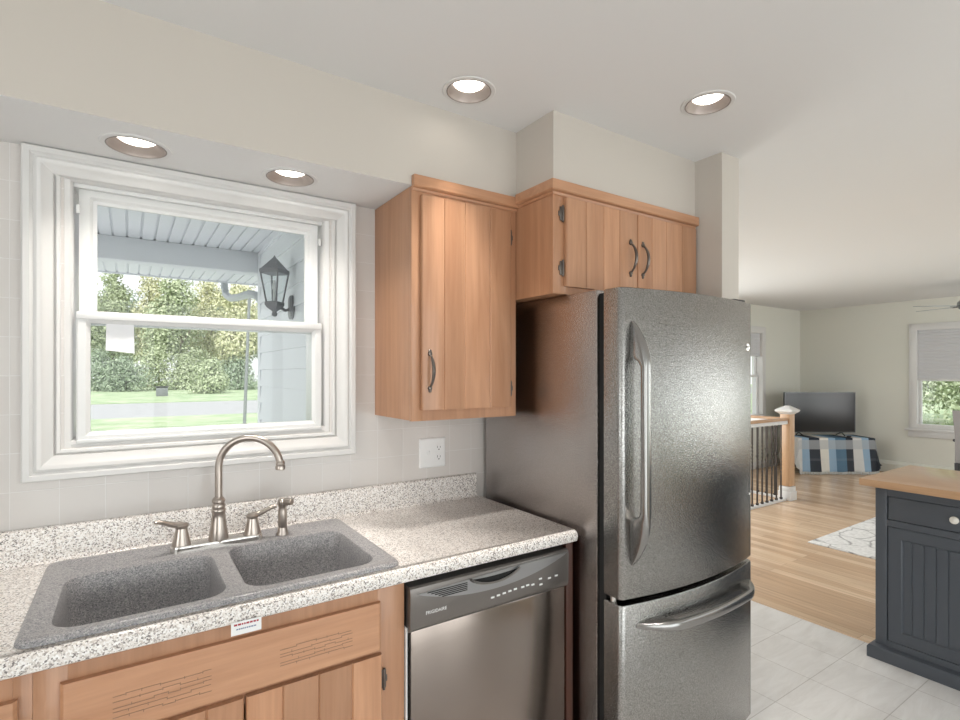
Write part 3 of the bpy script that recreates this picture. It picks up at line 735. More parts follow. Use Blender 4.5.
# outlet
OU = thing('wall_outlet', 'white double-gang outlet plate on the tile wall under the cabinet', 'outlet', (1.054, YW, 1.121))
R = [[(1.054 + a, YW - y, 1.121 + b) for a, b in rrect(-.0615 + d, .0615 - d, -.0615 + d, .0615 - d, .005, 3)] for d, y in ((0, 0), (0, .003), (.003, .006), (.006, .0065))]
part('cover_plate', MB().loops(R), M_plate, OU)
m = MB().box(1.0285, 1.0395, YW - .0105, YW - .006, 1.113, 1.129, .002)
part('toggle_switch', m, M_plate, OU)
for z in (1.141, 1.101):
    f = part('receptacle', MB().prism([(1.082 + a, z + b) for a, b in rrect(-.016, .016, -.0135, .0135, .008, 4)], 'Y', YW - .0082, YW - .006), M_plate, OU)
    m = MB().box(1.0745, 1.0765, YW - .0085, YW - .007, z - .002, z + .007).box(1.0875, 1.0895, YW - .0085, YW - .007, z - .002, z + .006).lathe([(.0028, -.001), (.0028, .0005)], (1.082, YW - .0082, z - .008), 10, Matrix.Rotation(PI / 2, 4, 'X'))
    part('slot', m, M_gap, f, sm=False)

# ------------------------------------------------------------------ dishwasher
DW = thing('dishwasher', 'dark stainless dishwasher with charcoal control panel, under the worktop', 'dishwasher', (.95, 1.62, 0))
DX0, DX1 = .652, 1.249
part('body', MB().box(DX0 + .004, DX1 - .004, 1.37, 1.92, .02, .868), M_black, DW, sm=False)
part('door', MB().box(DX0 + .008, DX1 - .004, 1.343, 1.369, .115, .722, .004), M_dw, DW)
part('toe_kick', MB().box(DX0 + .01, DX1 - .01, 1.40, 1.415, .0, .11), M_black, DW, sm=False)
m = MB()
m.prism([(1.369, .722), (1.342, .722), (1.334, .728), (1.330, .738), (1.328, .835), (1.331, .847), (1.337, .852), (1.369, .853)], 'X', DX0, DX1)
cp = part('control_panel', m, M_dwp, DW)
# lens-shaped inlay
xs = [.676 + (1.240 - .676) * i / 40 for i in range(41)]
def lo(x):
    t = (x - .676) / (1.240 - .676); return .829 + .013 * t - .047 * (4 * t * (1 - t)) ** 0.9
def hi(x):
    t = (x - .676) / (1.240 - .676); return .830 + .013 * t + .003 * 4 * t * (1 - t)
m = MB().prism([(x, lo(x)) for x in xs] + [(x, hi(x)) for x in reversed(xs)], 'Y', 1.3262, 1.331)
inl = part('inlay', m, M_dwl, cp)
m = MB()
for k in range(5):
    z = .8285 - k * .0052; xa = .704 + k * .012
    m.box(xa, .838, 1.3256, 1.3268, z - .0014, z + .0014)
part('vent_grille', m, M_gap, cp, sm=False)  # black bars stand in for the shade inside the slits
xs2 = [.848 + (1.03 - .848) * i / 24 for i in range(25)]
def plo(x):
    t = (x - .848) / (1.03 - .848); return .832 - .026 * (4 * t * (1 - t)) ** 0.8
m = MB().prism([(x, plo(x)) for x in xs2] + [(x, .8335 - .004 * (4 * ((x - .848) / .182) * (1 - (x - .848) / .182))) for x in reversed(xs2)], 'Y', 1.3254, 1.3275)
part('handle_pocket', m, M_gap, cp)  # raised black crescent stands in for the shade of the recess
rings = []
for x in xs2:
    z = plo(x) + .004
    rings.append([(x, 1.3255 - .0105 + a, z + b) for a, b in ((0, 0), (.0105, -.005), (.0105, .001), (.003, .005))])
part('handle_lip', MB().loops(rings), M_dwp, cp)
for bx, bz in ((.932, .761), (.954, .7625), (.976, .764), (.998, .7655), (1.020, .767), (1.050, .7665), (1.070, .768), (1.092, .765), (1.124, .777), (1.126, .758), (1.163, .771), (1.193, .773)):
    part('button', MB().box(bx - .0065, bx + .0065, 1.3275, 1.330, bz - .003, bz + .003, .0012), M_print, cp)
Mt = Matrix.Translation((.700, 1.3290, .7660)) @ Matrix.Rotation(PI / 2, 4, 'X')
part('brand_lettering', text_mesh('FRIGIDAIRE', .0135, Mt, .0006), M_print, cp, sm=False)
solo('filler_strip', MB().box(.6475, .6505, 1.346, 1.40, .1, .735), M_plate, 'thin white plastic filler strip between sink cabinet and dishwasher', 'strip', sm=False)

# ------------------------------------------------------------------ refrigerator
RX0, RX1 = 1.307, 2.075
FR = thing('refrigerator', 'dark textured steel refrigerator with freezer drawer below', 'refrigerator', (1.69, 1.55, 0))
part('body', MB().box(RX0, RX1, 1.252, 1.92, .03, 1.735, .006), M_fbody, FR)
part('foot', MB().box(RX0 + .03, RX0 + .08, 1.27, 1.32, 0, .03), M_black, FR); part('foot', MB().box(RX1 - .08, RX1 - .03, 1.27, 1.32, 0, .03), M_black, FR)
part('foot', MB().box(RX0 + .03, RX0 + .08, 1.84, 1.89, 0, .03), M_black, FR); part('foot', MB().box(RX1 - .08, RX1 - .03, 1.84, 1.89, 0, .03), M_black, FR)
part('gasket', MB().box(RX0 + .012, RX1 - .012, 1.222, 1.252, .09, 1.722), M_gap, FR, sm=False)
part('toe_grille', MB().box(RX0 + .01, RX1 - .01, 1.21, 1.25, .01, .085, .003), M_black, FR)
def bow(x):
    t = (x - RX0) / (RX1 - RX0); return 1.150 - .044 * (4 * t * (1 - t))
def door_poly(inset=0.0):
    x0, x1 = RX0 + inset, RX1 - inset; r = .020
    p = [(x0, 1.222 - inset)]
    for i in range(6):
        t = i / 5 * PI / 2; p.append((x0 + r - r * math.cos(t), bow(x0 + r) + r - r * math.sin(t) + inset))
    n = 24
    for i in range(1, n): x = x0 + r + (x1 - x0 - 2 * r) * i / n; p.append((x, bow(x) + inset))
    for i in range(6):
        t = PI / 2 - i / 5 * PI / 2; p.append((x1 - r + r * math.cos(t), bow(x1 - r) + r - r * math.sin(t) + inset))
    p.append((x1, 1.222 - inset)); return p
def fdoor(z0, z1):
    rings = []
    for d, z in ((.006, z0), (.0018, z0 + .002), (0, z0 + .006), (0, z1 - .006), (.0018, z1 - .002), (.006, z1)):
        rings.append([(a, b, z) for a, b in door_poly(d)])
    return MB().loops(rings)
fd = part('door', fdoor(.722, 1.732), M_fridge, FR)
fz = part('freezer_drawer', fdoor(.09, .706), M_fridge, FR)
part('hinge_cover', MB().box(RX1 - .09, RX1 - .01, 1.17, 1.30, 1.733, 1.748, .004), M_black, FR)
part('bottom_hinge', MB().lathe([(.011, .704), (.011, .724)], (RX0 + .016, 1.195, 0), 14), M_chrome, FR)
def bar(axis, a0, a1, fixed, half, prot, ramp, gap0, gap1, th):
    """arched appliance handle: solid wedge ends, open grip in between"""
    rings = []; n = 48
    for i in range(n + 1):
        s_ = a0 + (a1 - a0) * i / n
        e = min(s_ - a0, a1 - s_); k = min(e / ramp, 1.0); out = .003 + prot * math.sin(k * PI / 2) ** 0.8
        if gap0 < s_ < gap1:
            g = min(min(s_ - gap0, gap1 - s_) / .03, 1.0); inn = (out - th) * math.sqrt(max(0, 1 - (1 - g) ** 2))
        else: inn = -.004
        h = half * (0.35 + 0.65 * min(e / (ramp * .7), 1.0) ** .7); mid, hw = (out + inn) / 2, (out - inn) / 2
        ring = []
        for j in range(16):
            t = 2 * PI * j / 16; cx_, sy_ = math.cos(t), math.sin(t)
            u = math.copysign(abs(cx_) ** .6, cx_) * h; v = mid + math.copysign(abs(sy_) ** .6, sy_) * hw
            if axis == 'Z': ring.append((fixed + u, bow(fixed) - v, s_))
            else: ring.append((s_, bow(s_) - v, fixed + u))
        rings.append(ring)
    return MB().loops(rings)
part('handle', bar('Z', .834, 1.622, 1.352, .017, .062, .15, .985, 1.50, .024), M_handle, fd, label='tall vertical steel bow handle')
part('handle', bar('X', 1.365, 2.035, .634, .017, .062, .13, 1.47, 1.94, .022), M_handle, fz, label='horizontal steel bow handle')
ex, ez = 2.025, 1.556
Mx = Matrix.Rotation(PI / 2, 4, 'X')
m = MB().lathe([(.016, 0), (.016, .002), (.0135, .003), (.013, .0018), (.001, .0016)], (ex, bow(ex) + .0005, ez), 24, Mx)
m.tube([(ex - .008, bow(ex) - .003, ez - .002), (ex - .003, bow(ex) - .003, ez + .006), (ex + .001, bow(ex) - .003, ez - .005), (ex + .008, bow(ex) - .003, ez + .004)], .0014, 6)
part('badge', m, M_chrome, fd, label='small round silver badge')
part('screw_cap', MB().lathe([(.0045, 0), (.004, .002), (.001, .0025)], (2.045, bow(2.045), .975), 12, Mx), M_plate, fd)

# ------------------------------------------------------------------ island
IX, IY1, IY0 = 3.19, 1.122, -.13
IS = thing('island_cabinet', 'slate blue island cabinet with beadboard doors on the tile floor', 'cabinet', (3.47, .5, 0))
part('carcass', MB().box(IX + .02, 3.75, IY0, IY1, .05, .876), M_island, IS, sm=False)
m = MB()
bays = [(.545, 1.070), (-.05, .475)]
def bx(m, y0, y1, x0, x1, z0, z1, bev=.0015): return m.box(x0, x1, y0, y1, z0, z1, bev)
bx(m, 1.072, IY1, IX, IX + .02, .05, .876); bx(m, .477, .543, IX, IX + .02, .05, .876); bx(m, IY0, -.052, IX, IX + .02, .05, .876)
for a, b in bays:
    for z0, z1 in ((.05, .1), (.680, .712), (.832, .876)): bx(m, a - .002, b + .002, IX, IX + .02, z0, z1, 0)
part('face_frame', m, M_island, IS)
m = MB()
# bevelled plinth
R = [[(a, b, z) for a, b in ((IX - .034 + d, IY0 - .03 + d), (3.78 - d, IY0 - .03 + d), (3.78 - d, IY1 + .026 - d), (IX - .034 + d, IY1 + .026 - d))] for d, z in ((0, 0), (0, .052), (.006, .062), (.016, .066), (.030, .07))]
m.loops(R); part('plinth', m, M_island, IS)
for k, (a, b) in enumerate(bays):
    df = part('drawer', MB().box(IX + .002, IX + .0215, a + .003, b - .003, .715, .829, .002), M_island, IS)
    Mk = Matrix.Rotation(-PI / 2, 4, 'Y')
    part('knob', MB().lathe([(.007, 0), (.007, .006), (.011, .010), (.0175, .015), (.0175, .020), (.012, .025), (.001, .027)], (IX + .002, (a + b) / 2, .772), 20, Mk), M_knob, df, label='ivory round knob')
    m = MB().frame(a + .003, b - .003, .103, .677, [(0, IX + .002), (.052, IX + .002), (.056, IX + .005), (.060, IX + .013), (.060, IX + .0195), (0, IX + .0195)], 'X')
    dr = part('door', m, M_island, IS)
    y = a + .06; pts = []
    ys = []
    while y < b - .06: ys.append(y); y += .046
    pts = [(b - .06, IX + .0198), (b - .06, IX + .012)]
    for q in reversed(ys[1:]): pts += [(q + .003, IX + .012), (q, IX + .0155), (q - .003, IX + .012)]
    pts += [(a + .06, IX + .012), (a + .06, IX + .0198)]
    m = MB().loops([[(p[1], p[0], .16) for p in pts], [(p[1], p[0], .62) for p in pts]])
    part('beadboard_panel', m, M_island, dr)
    part('knob', MB().lathe([(.007, 0), (.007, .006), (.011, .010), (.0175, .015), (.0175, .020), (.012, .025), (.001, .027)], (IX + .002, (a + .035) if k == 0 else (b - .035), .42), 20, Mk), M_knob, dr, label='ivory round knob')
solo('island_worktop', MB().box(3.125, 3.81, -.19, 1.172, .877, .914, .004), M_butcher, 'honey butcher-block worktop lying on the slate blue island', 'worktop', tone=.4)

# ------------------------------------------------------------------ living room
RG = solo('area_rug', MB().box(4.83, 8.5, -.5, 2.19, .0005, .010, .003), M_rug, 'off-white rug with thin dark line pattern on the wood floor beyond the island', 'rug')

PX, PY = 6.30, 3.075
NW = thing('newel_post', 'square oak newel post with white cap and base, left of the television', 'post', (PX, PY, 0))
part('shaft', MB().box(PX - .055, PX + .055, PY - .055, PY + .055, .16, .985, .004), M_oakV, NW, tone=.5)
part('base', MB().box(PX - .072, PX + .072, PY - .072, PY + .072, 0, .10, .004).box(PX - .065, PX + .065, PY - .065, PY + .065, .10, .155, .008), M_white, NW)
sq = lambda h, z: [(PX - h, PY - h, z), (PX + h, PY - h, z), (PX + h, PY + h, z), (PX - h, PY + h, z)]
part('cap', MB().loops([sq(.058, .983), sq(.066, .992), sq(.092, 1.012), sq(.095, 1.022), sq(.095, 1.03), sq(.088, 1.036), sq(.02, 1.078)]), M_white, NW, sm=False)
def railing(p0, p1, label, n, group_seed, ang=False):
    p0, p1 = Vector(p0), Vector(p1); L = (p1 - p0).length; a = math.atan2(p1.y - p0.y, p1.x - p0.x)
    r = thing('stair_railing', label, 'railing', (p0.x, p0.y, 0), a, None)
    prof = [(-.032, .872), (.032, .872), (.032, .905), (.028, .912), (-.028, .912), (-.032, .905)]
    part('rail_moulding', MB().prism(prof, 'X', 0, L), M_white, r, False)
    part('handrail', MB().prism([(-.036, .912), (.036, .912), (.04, .922), (.036, .935), (.02, .941), (-.02, .941), (-.036, .935), (-.04, .922)], 'X', 0, L), M_oakY, r, False, tone=.5)
    part('bottom_rail', MB().box(0, L - .017, -.03, .03, 0, .022, .004), M_white, r, False)
    for i in range(n):
        x = L - .085 - i * .1
        if x < .03: break
        m = MB(); rings = []
        twist = i % 2 == 0
        for k in range(45):
            z = .02 + (.855) * k / 44
            tw = 0
            if twist: tw = max(0, min(1, (z - .3) / .4)) * PI * 5
            h = .0065
            rings.append([(x + h * 1.4142 * math.cos(tw + PI / 4 + j * PI / 2), h * 1.4142 * math.sin(tw + PI / 4 + j * PI / 2), z) for j in range(4)])
        m.loops(rings)
        m.box(x - .013, x + .013, -.013, .013, .02, .045, .003)
        if not twist:
            for zz in (.42, .55): m.lathe([(.007, -.02), (.014, -.008), (.014, .008), (.007, .02)], (x, 0, zz), 10)
        part('baluster', m, M_iron, r, False, sm=False)
    return r
railing((4.70, PY, 0), (PX - .056, PY, 0), 'white and oak railing with black iron balusters between fridge and newel post', 14, 0)
railing((PX, YL - .02, 0), (PX, PY + .056, 0), 'rear return of the stair railing, running from the newel back to the wall behind it', 11, 1)

# tv on blanket-covered stand: local frame faces the camera
TC = Matrix.Rotation(-YAW, 4, 'Z')
def camxy(lat, dep): return (math.sin(YAW) * dep + math.cos(YAW) * lat, math.cos(YAW) * dep - math.sin(YAW) * lat)
dep = 7.72; bx_ = camxy((829.5 - 480) / 525.5 * dep, dep)
TS = thing('television_stand', 'low dark stand hidden under the blue plaid blanket', 'table', (bx_[0], bx_[1], 0), -YAW)
tw, td, tz = .535, .15, .515
part('top', MB().box(-tw, tw, -td, td + .1, tz - .03, tz, .003), M_dkframe, TS, False)
for sx in (-1, 1):
    for y in (-td + .03, td + .07): part('leg', MB().box(sx * (tw - .05) - .025, sx * (tw - .05) + .025, y - .025, y + .025, 0, tz - .03), M_dkframe, TS, False)
part('shelf', MB().box(-tw + .03, tw - .03, -td + .01, td + .09, .08, .11), M_dkframe, TS, False)
# blanket: rows go back edge -> front edge -> hanging front; sides hang too
def blanket():
    bm = bmesh.new(); nu = 72; us = []
    topw, drop = tw + .012, tz + .004
    side = .36
    tot = 2 * topw + 2 * side
    lu = bm.faces.layers.float.new('plaid_u'); lv = bm.faces.layers.float.new('plaid_v')
    rows = []
    # each row v: parameter along front/back direction
    vs_ = [('t', y) for y in [td + .1 - (2 * td + .1 + .008) * i / 8 for i in range(9)]] + [('f', q) for q in [.03 + (.485 - .03) * i / 14 for i in range(15)]]
    for kind, q in vs_:
        row = []
        for i in range(nu + 1):
            s_ = -tot / 2 + tot * i / nu
            wv = math.sin(s_ * 19 + 1) * .6 + math.sin(s_ * 43) * .4
            if kind == 't': y, hang = q, 0.0
            else: y, hang = -td - .008 - q * .10 - wv * q * .045, q
            if abs(s_) <= topw: x, z = s_ * (1 + .04 * hang), drop - hang
            else:
                e = abs(s_) - topw; sg = math.copysign(1, s_)
                x = sg * (topw + .004 + e * (.12 + .12 * hang)); z = drop - max(e, 0) - hang * max(0, 1 - e / side * .95)
                x += sg * math.sin(y * 31) * .012 * e / side
            row.append(bm.verts.new((x, y, max(z, .035))))
        rows.append(row)
    for r in range(len(rows) - 1):
        for i in range(nu):
            f = bm.faces.new((rows[r][i], rows[r][i + 1], rows[r + 1][i + 1], rows[r + 1][i]))
            s_ = -tot / 2 + tot * (i + .5) / nu
            f[lu] = min(.999, max(0, (s_ + topw) / (2 * topw))) if abs(s_) <= topw else (.0 if s_ < 0 else .98)
            k, q = vs_[r + 1]; f[lv] = min(.999, q / .485) if k == 'f' else .001
    edge = [v.co.copy() for v in rows[-1]]
    me = bpy.data.meshes.new('plaid_blanket'); bm.to_mesh(me); bm.free(); return me, edge
bl_me, edge = blanket()
BL = thing('plaid_blanket', 'blue and cream plaid fringed blanket draped over the stand below the television', 'blanket', (bx_[0], bx_[1], 0), -YAW)
b_ = part('cloth', bl_me, M_plaid, BL, False); 
so_ = b_.modifiers.new('thickness', 'SOLIDIFY'); so_.thickness = .004; so_.offset = 1
m = MB(); rnd = random.Random(9)
for i in range(len(edge) - 1):
    for k in range(2):
        p = edge[i].lerp(edge[i + 1], (k + .5) / 2)
        if abs(p.x) > tw + .03 or p.z > .06: continue
        m.tube([p + Vector((0, -.001, .006)), p + Vector((rnd.uniform(-.006, .006), -.004, -.016)), p + Vector((rnd.uniform(-.01, .01), -.008, -.031))], [.0045, .005, .003], 5)
fr_ = part('fringe', m, M_fringe, BL, False); fr_['kind'] = 'stuff'
dep = 7.82; tx_ = camxy((820 - 480) / 525.5 * dep, dep); zt = tz + .009
TV = thing('television', 'flat black television standing on the plaid-covered stand in the corner', 'television', (tx_[0], tx_[1], zt), -YAW)
hw, h0, h1 = .525, .045, .645
part('housing', MB().box(-hw, hw, .003, .045, h0, h1, .006).box(-hw * .6, hw * .6, .045, .075, h0 + .04, h1 - .2, .01), M_black, TV, False)
part('bezel', MB().frame(-hw, hw, h0, h1, [(0, .004), (0, -.004), (.010, -.004), (.012, .001), (.012, .004)]), mat('gunmetal_bezel', (0.08, 0.08, 0.085), 0.3, 0.5), TV, False)
part('screen', MB().box(-hw + .011, hw - .011, .0, .004, h0 + .011, h1 - .011), M_screen, TV, False, sm=False)
for sx in (-1, 1):
    part('foot', MB().tube([(sx * .30, -.10, .006), (sx * .32, .0, h0 + .004), (sx * .30, .09, .006)], [.008, .009, .008], 8), M_black, TV, False)
dep = 7.6; q = camxy((849 - 480) / 525.5 * dep, dep)
m = MB().box(q[0] - .035, q[0] + .035, q[1] - .02, q[1] + .02, zt - .003, zt + .02, .006)
solo('remote_control', m, M_black, 'small black remote on the plaid blanket by the television foot', 'remote')

# upholstered chair at the right edge
cxy = (7.97, 1.72)
CH = thing('dining_chair', 'grey upholstered dining chair with dark frame at the right edge of the photo', 'chair', (cxy[0], cxy[1], .011), math.radians(80))
part('seat', MB().box(-.23, .23, -.22, .22, .42, .50, .02, 3), M_grey, CH, False)
m = MB()
R = []
for i in range(9):
    t = i / 8; z = .46 + .56 * t; y = .20 + .06 * t; hw_ = .225 - .01 * math.sin(PI * t)
    R.append([(a, b + y, z) for a, b in rrect(-hw_, hw_, -.035, .035, .03, 4)])
m.loops(R); part('backrest', m, M_grey, CH, False)
for sx in (-1, 1):
    for y in (-.19, .19): part('leg', MB().loops([[(sx * .21 + a, y + b, z) for a, b in rrect(-h, h, -h, h, .004, 2)] for h, z in ((.015, 0), (.022, .42))]), M_dkframe, CH, False)
    part('armrest', MB().tube([(sx * .235, -.2, .42), (sx * .245, -.21, .60), (sx * .25, -.19, .655), (sx * .25, .0, .665), (sx * .235, .19, .675)], [(.018, .022)] * 5, 10), M_dkframe, CH, False)

# ceiling fan at the right edge
q = (7.95, 1.89); zc_ = ZL
FN = thing('ceiling_fan', 'pewter ceiling fan with thin blades at the right edge of the photo', 'ceiling fan', (q[0], q[1], 2.22))
part('canopy', MB().lathe([(.065, ZL - 2.22), (.065, ZL - 2.235), (.03, ZL - 2.27), (.012, ZL - 2.275)], seg=24), M_fan, FN, False)
part('downrod', MB().lathe([(.012, .06), (.012, ZL - 2.26)], seg=12), M_fan, FN, False)
part('motor_housing', MB().lathe([(.03, .08), (.08, .07), (.105, .045), (.11, .01), (.09, -.03), (.06, -.05), (.001, -.055)], seg=28), M_fan, FN, False)
for k in range(5):
    a = math.radians(68 + 72 * k); Mr = Matrix.Rotation(a, 4, 'Z')
    R = []
    for t in [i / 10 for i in range(11)]:
        x = .16 + .40 * t; hw_ = .04 + .02 * math.sin(PI * min(t * 1.1, 1) * .5); hw_ *= (1 if t < .9 else .8)
        R.append([Mr @ Vector((x, y, -.006 * y / .06 + z)) for y, z in ((-hw_, -.003), (hw_, -.003), (hw_, .003), (-hw_, .003))])
    b_ = part('blade', MB().loops(R), M_fan, FN, False)
    m = MB().loops([[Mr @ Vector((x, y, z)) for y, z in ((-.016, -.006), (.016, -.006), (.016, .002), (-.016, .002))] for x in (.09, .19)])
    part('bracket', m, M_dkframe, b_, False)

# ------------------------------------------------------------------ outside the kitchen window
GZ = -.5
struct('exterior_lawn', MB().box(-60, 90, 2.4, 27.5, GZ - .3, GZ).box(-60, 90, 41, 130, GZ - .3, GZ + .02), M_grass, sm=False)
struct('exterior_road', MB().box(-60, 90, 27.5, 41, GZ - .3, GZ - .03), M_road, sm=False)
struct('exterior_porch_bounce_slab', MB().box(-9, 9, 2.4, 10.5, GZ - .1, GZ + .03).box(-2.4, .8, 2.2, 4.1, GZ - .1, -.12), mat('pale_bounce_concrete', (0.66, 0.66, 0.67), .9), sm=False)  # unseen pale slab added to bounce neutral light onto the porch ceiling
XS = .80
# clapboard siding on the wing wall that faces left
pts = []; z = -.2
while z < 2.42:
    pts += [(XS - .014, z), (XS - .003, z + .118)]; z += .12
poly = pts + [(XS + .05, z), (XS + .05, -.2)]
m = MB().loops([[(p, 2.22, q) for p, q in poly], [(p, 4.10, q) for p, q in poly]])
struct('wall_siding', m, M_siding, sm=False)
struct('trim_2', MB().box(XS - .012, XS + .08, 4.07, 4.165, -.4, 2.34, .004), M_siding)
# siding wall core so that the wing is solid
struct('wall_wing_outer', MB().box(.85, 2.08, 4.02, 4.16, 0, 2.6).box(.85, .95, 2.2, 4.02, 0, 2.6), M_siding, sm=False)
# porch ceiling panels with ribs
def ribbed(x0, x1, y0, y1, z):
    pts = []; x = x0
    while x < x1: pts += [(x, z), (x + .062, z), (x + .064, z + .010), (x + .074, z + .010)]; x += .076
    poly = pts + [(x, z + .04), (x0, z + .04)]
    return MB().loops([[(p, y0, q) for p, q in poly], [(p, y1, q) for p, q in poly]])
struct('ceiling_porch', ribbed(-3.2, XS + .02, 2.22, 4.16, 2.344), M_soffitx, sm=False)
struct('exterior_beam', MB().box(-3.2, XS + .05, 4.15, 4.29, 2.194, 2.344, .004), M_soffitx)
struct('ceiling_eave', ribbed(-3.2, XS + .25, 4.29, 5.36, 2.30), M_soffitx, sm=False)
struct('trim_3', MB().box(-3.2, XS + .25, 5.36, 5.39, 2.29, 2.45), M_siding)
struct('exterior_porch_roof', MB().box(-3.3, XS + .3, 2.2, 5.45, 2.46, 2.54), M_soffitx, sm=False)
GT = thing('rain_gutter', 'white rain gutter and curved downspout at the porch eave', 'gutter', (XS, 5.4, 2.3))
part('trough', MB().prism([(5.39, 2.42), (5.39, 2.32), (5.44, 2.31), (5.48, 2.34), (5.50, 2.42), (5.49, 2.42), (5.47, 2.345), (5.44, 2.322), (5.40, 2.33), (5.40, 2.42)], 'X', -3.2, XS + .25), M_siding, GT)
M_gut = mat('weathered_aluminium', (0.5, 0.52, 0.54), .5, .2)
part('downspout', MB().tube([(.735, 5.42, 2.32), (.735, 5.41, 2.25), (.742, 5.36, 2.18), (.755, 5.2, 2.13), (.765, 4.9, 2.10), (.775, 4.4, 2.07), (.80, 4.25, 2.04), (.84, 4.22, 1.98), (.85, 4.22, 1.2), (.85, 4.22, -.4)], .032, 8), M_gut, GT)

# porch lantern
LY = 3.17; LX = .692; LZ = 1.782
LN = thing('porch_lantern', 'black metal glass wall lantern on the white siding outside the window', 'lantern', (LX, LY, LZ))
def hexr(r, z, n=4, off=0): r *= .97 if r > .03 else .9; z *= .95; return [(LX + r * math.cos(2 * PI * (i + off) / n), LY + r * math.sin(2 * PI * (i + off) / n), LZ + z) for i in range(n)]
m = MB().loops([hexr(.082, .255), hexr(.086, .262), hexr(.086, .278), hexr(.074, .285), hexr(.045, .315), hexr(.018, .345), hexr(.010, .352), hexr(.001, .368)])
part('roof_cap', m, M_lantern, LN, sm=False)
m = MB().loops([hexr(.001, -.005), hexr(.014, .0), hexr(.018, .012), hexr(.012, .024), hexr(.02, .032), hexr(.045, .05), hexr(.056, .066), hexr(.056, .082), hexr(.048, .086)])
part('base_cup', m, M_lantern, LN)
a, b = hexr(.047, .084), hexr(.079, .258)
m = MB()
for i in range(4): m.tube([a[i], b[i]], .005, 6)
part('cage', m, M_lantern, LN)
m = MB().loops([hexr(.043, .086), hexr(.074, .256)], caps=(False, False)); part('glass', m, M_glass, LN, sm=False)
part('candle_tube', MB().lathe([(.010, .08), (.010, .15), (.014, .16), (.012, .185), (.004, .205)], (LX, LY, LZ), 12), M_plate, LN)
m = MB().tube([(LX + .03, LY, LZ + .05), (LX + .06, LY, LZ + .035), (LX + .075, LY, LZ + .04), (XS - .02, LY, LZ + .05)], .009, 10)
part('arm', m, M_lantern, LN)
m = MB()
R = [[(XS - .012 - d, LY + a_, LZ + .055 + b_) for a_, b_ in rrect(-.042 + e_, .042 - e_, -.07 + e_, .07 - e_, .03 - e_ * .5, 6)] for d, e_ in ((0, 0), (.008, 0), (.014, .010), (.016, .016))]
m.loops(R); part('back_plate', m, M_lantern, LN)

# things on the lawn and over the road
ray = lambda px: (math.sin(YAW) + math.cos(YAW) * (px - 480) / 525.5, math.cos(YAW) - math.sin(YAW) * (px - 480) / 525.5)
def at(px, t): r = ray(px); return (r[0] * t, r[1] * t)
def gdist(py, z=GZ): return (1.454 - z) * 525.5 / (py - 373)
M_boxg = mat('weathered_grey_box', (0.22, 0.23, 0.24), .6)
p = at(244, 16.5); p2 = at(249.5, 16.5)
solo('leaning_pole', MB().tube([(p[0], p[1], GZ), (p2[0], p2[1], 3.9)], [.05, .045], 8), M_boxg, 'thin grey pole leaning on the front lawn beside the corner of the house', 'pole')
p = at(162, 44)
UB = thing('utility_box', 'small grey utility box on the grass across the road', 'utility box', (p[0], p[1], GZ))
part('cabinet', MB().box(p[0] - .42, p[0] + .42, p[1] - .3, p[1] + .3, GZ + .02, GZ + .75, .03), M_boxg, UB)
part('lid', MB().box(p[0] - .5, p[0] + .5, p[1] - .35, p[1] + .35, GZ + .75, GZ + .85, .03), M_dkframe, UB)

def crown_mesh(name, blobs, nleaf, size, seed):
    rnd = random.Random(seed); V, F, T = [], [], []
    tot = sum(b[3] ** 2 for b in blobs)
    for bx0, by0, bz0, br, bk in blobs:
        for _ in range(int(nleaf * br * br / tot)):
            d = Vector((rnd.gauss(0, 1), rnd.gauss(0, 1), rnd.gauss(0, 1))).normalized() * br * (rnd.random() ** .33)
            c = Vector((bx0, by0, bz0)) + Vector((d.x, d.y, d.z * bk))
            n = (d.normalized() + Vector((rnd.uniform(-.7, .7), rnd.uniform(-.7, .7), rnd.uniform(-.3, .9)))).normalized()
            u = n.orthogonal().normalized(); u = Matrix.Rotation(rnd.uniform(0, 6.28), 3, n) @ u; v = n.cross(u)
            s_ = size * rnd.uniform(.6, 1.3); i = len(V)
            V += [c - u * s_, c + v * s_ * .55, c + u * s_, c - v * s_ * .55]; F.append((i, i + 1, i + 2, i + 3)); T.append(rnd.random())
    me = bpy.data.meshes.new(name); me.from_pydata([tuple(v) for v in V], [], F)
    a = me.attributes.new('tone', 'FLOAT', 'FACE'); a.data.foreach_set('value', T); return me
def make_tree(name, label, loc, H, Wd, m_leaf, seed, nleaf=9000, size=.19, trunk=.3, group=None, base=.12):
    rnd = random.Random(seed); r = thing(name, label, 'shrub' if 'shrub' in name else 'tree', (loc[0], loc[1], GZ), 0, group)
    blobs = []
    for i in range(14):
        t = i / 13; z = H * (base + .16 + (1 - base - .26) * t); rr = Wd * .5 * (.62 + .38 * math.sin(PI * (t * .8 + .15)))
        a = rnd.uniform(0, 6.28); q_ = rr * rnd.uniform(.1, .6) * (1 - t * .6)
        blobs.append((q_ * math.cos(a), q_ * math.sin(a), z, rr * rnd.uniform(.5, .72) * (1 - .35 * t), .85))
    part('foliage', crown_mesh('foliage', blobs, nleaf, size, seed), m_leaf, r, False, sm=False)
    m = MB().tube([(0, 0, -.05), (.02 * Wd, 0, H * .3), (0, .02 * Wd, H * .75)], [trunk, trunk * .75, trunk * .25], 8)
    for k in range(4):
        a = rnd.uniform(0, 6.28); z = H * rnd.uniform(.25, .5)
        m.tube([(0, 0, z), (Wd * .2 * math.cos(a), Wd * .2 * math.sin(a), z + H * .18)], [trunk * .35, trunk * .12], 6)
    part('trunk', m, M_bark, r, False); return r
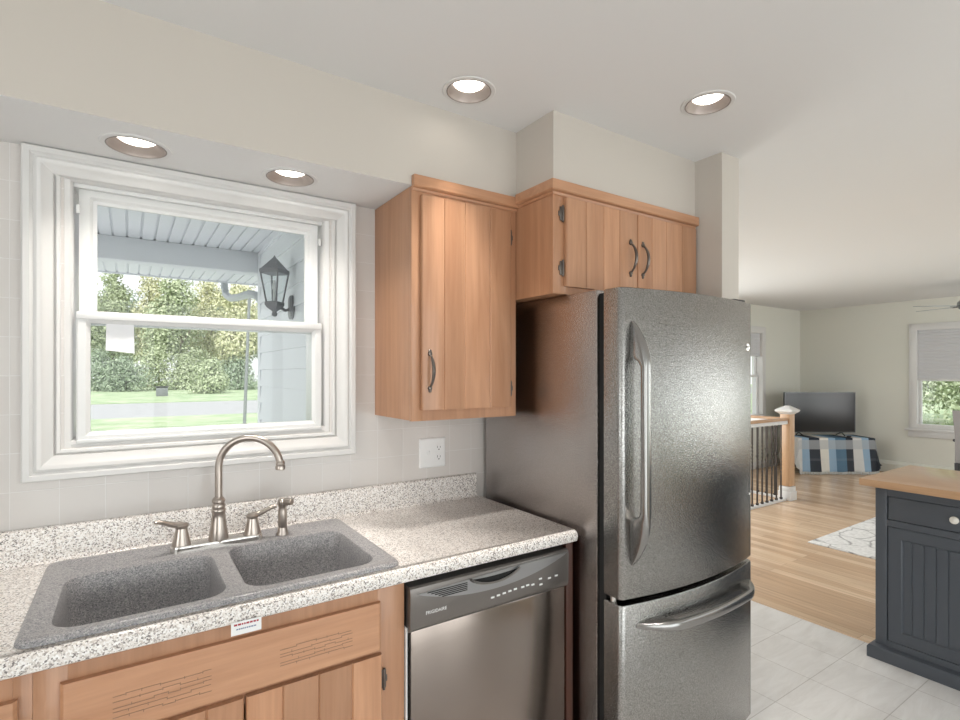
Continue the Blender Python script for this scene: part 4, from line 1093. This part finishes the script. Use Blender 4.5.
trees = [  # px, distance, height, width, leaves, label
    (78, 66, 12.5, 9, M_leafG, 'green leafy tree across the road, leftmost behind the window'),
    (112, 72, 14.2, 8, M_leafG, 'tall green tree across the road, above the white paper sticker'),
    (150, 75, 14.5, 10, M_leafY, 'yellow-green tree across the road, second from the left group'),
    (178, 64, 12.0, 9, M_leafG, 'broad green tree across the road, above the grey utility box'),
    (208, 72, 13.0, 10, M_leafY, 'yellowing tree across the road, behind the round shrub'),
    (238, 62, 11.0, 9, M_leafY, 'olive-yellow tree across the road, behind the leaning pole'),
    (268, 70, 11.5, 9, M_leafG, 'green tree across the road, partly hidden by the house corner'),
    (128, 85, 13.0, 12, M_leafD, 'dark tree at the back of the row, left of centre in the window'),
    (222, 88, 13.5, 13, M_leafD, 'dark tree at the back of the row, right of centre in the window'),
]
for i, (px, t, h, wd, ml, lab) in enumerate(trees):
    make_tree('roadside_tree', lab, at(px, t), h * 1.22, wd, ml, 40 + i, group='trees across the road')
shr = [(100, 57, 4.6, 6, M_leafD, 'dark green shrub left of the utility box across the road'), (125, 55, 3.6, 6, M_leafD, 'dark green shrub across the road, just left of the utility box by the lawn'),
       (158, 60, 5.0, 8, M_leafG, 'tall light green shrub behind the utility box'), (210, 50, 3.3, 5.2, M_leafG, 'round green shrub across the road, right of the utility box'),
       (185, 62, 4.2, 6, M_leafG, 'low green shrub across the road, between utility box and round shrub'), (240, 62, 4.4, 7, M_leafD, 'dark green shrub across the road behind the leaning pole')]
for i, (px, t, h, wd, ml, lab) in enumerate(shr):
    make_tree('roadside_shrub', lab, at(px, t), h, wd, ml, 80 + i, 4500, .13, .1, 'shrubs across the road', -.05)
# greenery beyond the living room window
struct('exterior_side_lawn', MB().box(9.6, 60, -20, 27.4, GZ - .32, GZ - .02), M_grass, sm=False)
for i, (x, y, h, wd, lab) in enumerate(((24, 5.2, 7.2, 7, 'pale green tree outside the far living room window, left side'), (26, 9.0, 8.0, 7, 'green tree outside the far living room window, seen beside the left casing'), (27, 2.4, 8.5, 8, 'green tree outside the far living room window, right side'))):
    make_tree('garden_tree', lab, (x, y), h, wd, (M_leafG, M_leafG, M_leafY)[i], 120 + i, 14000, .085, .15, 'trees outside the living room window', 0.0)
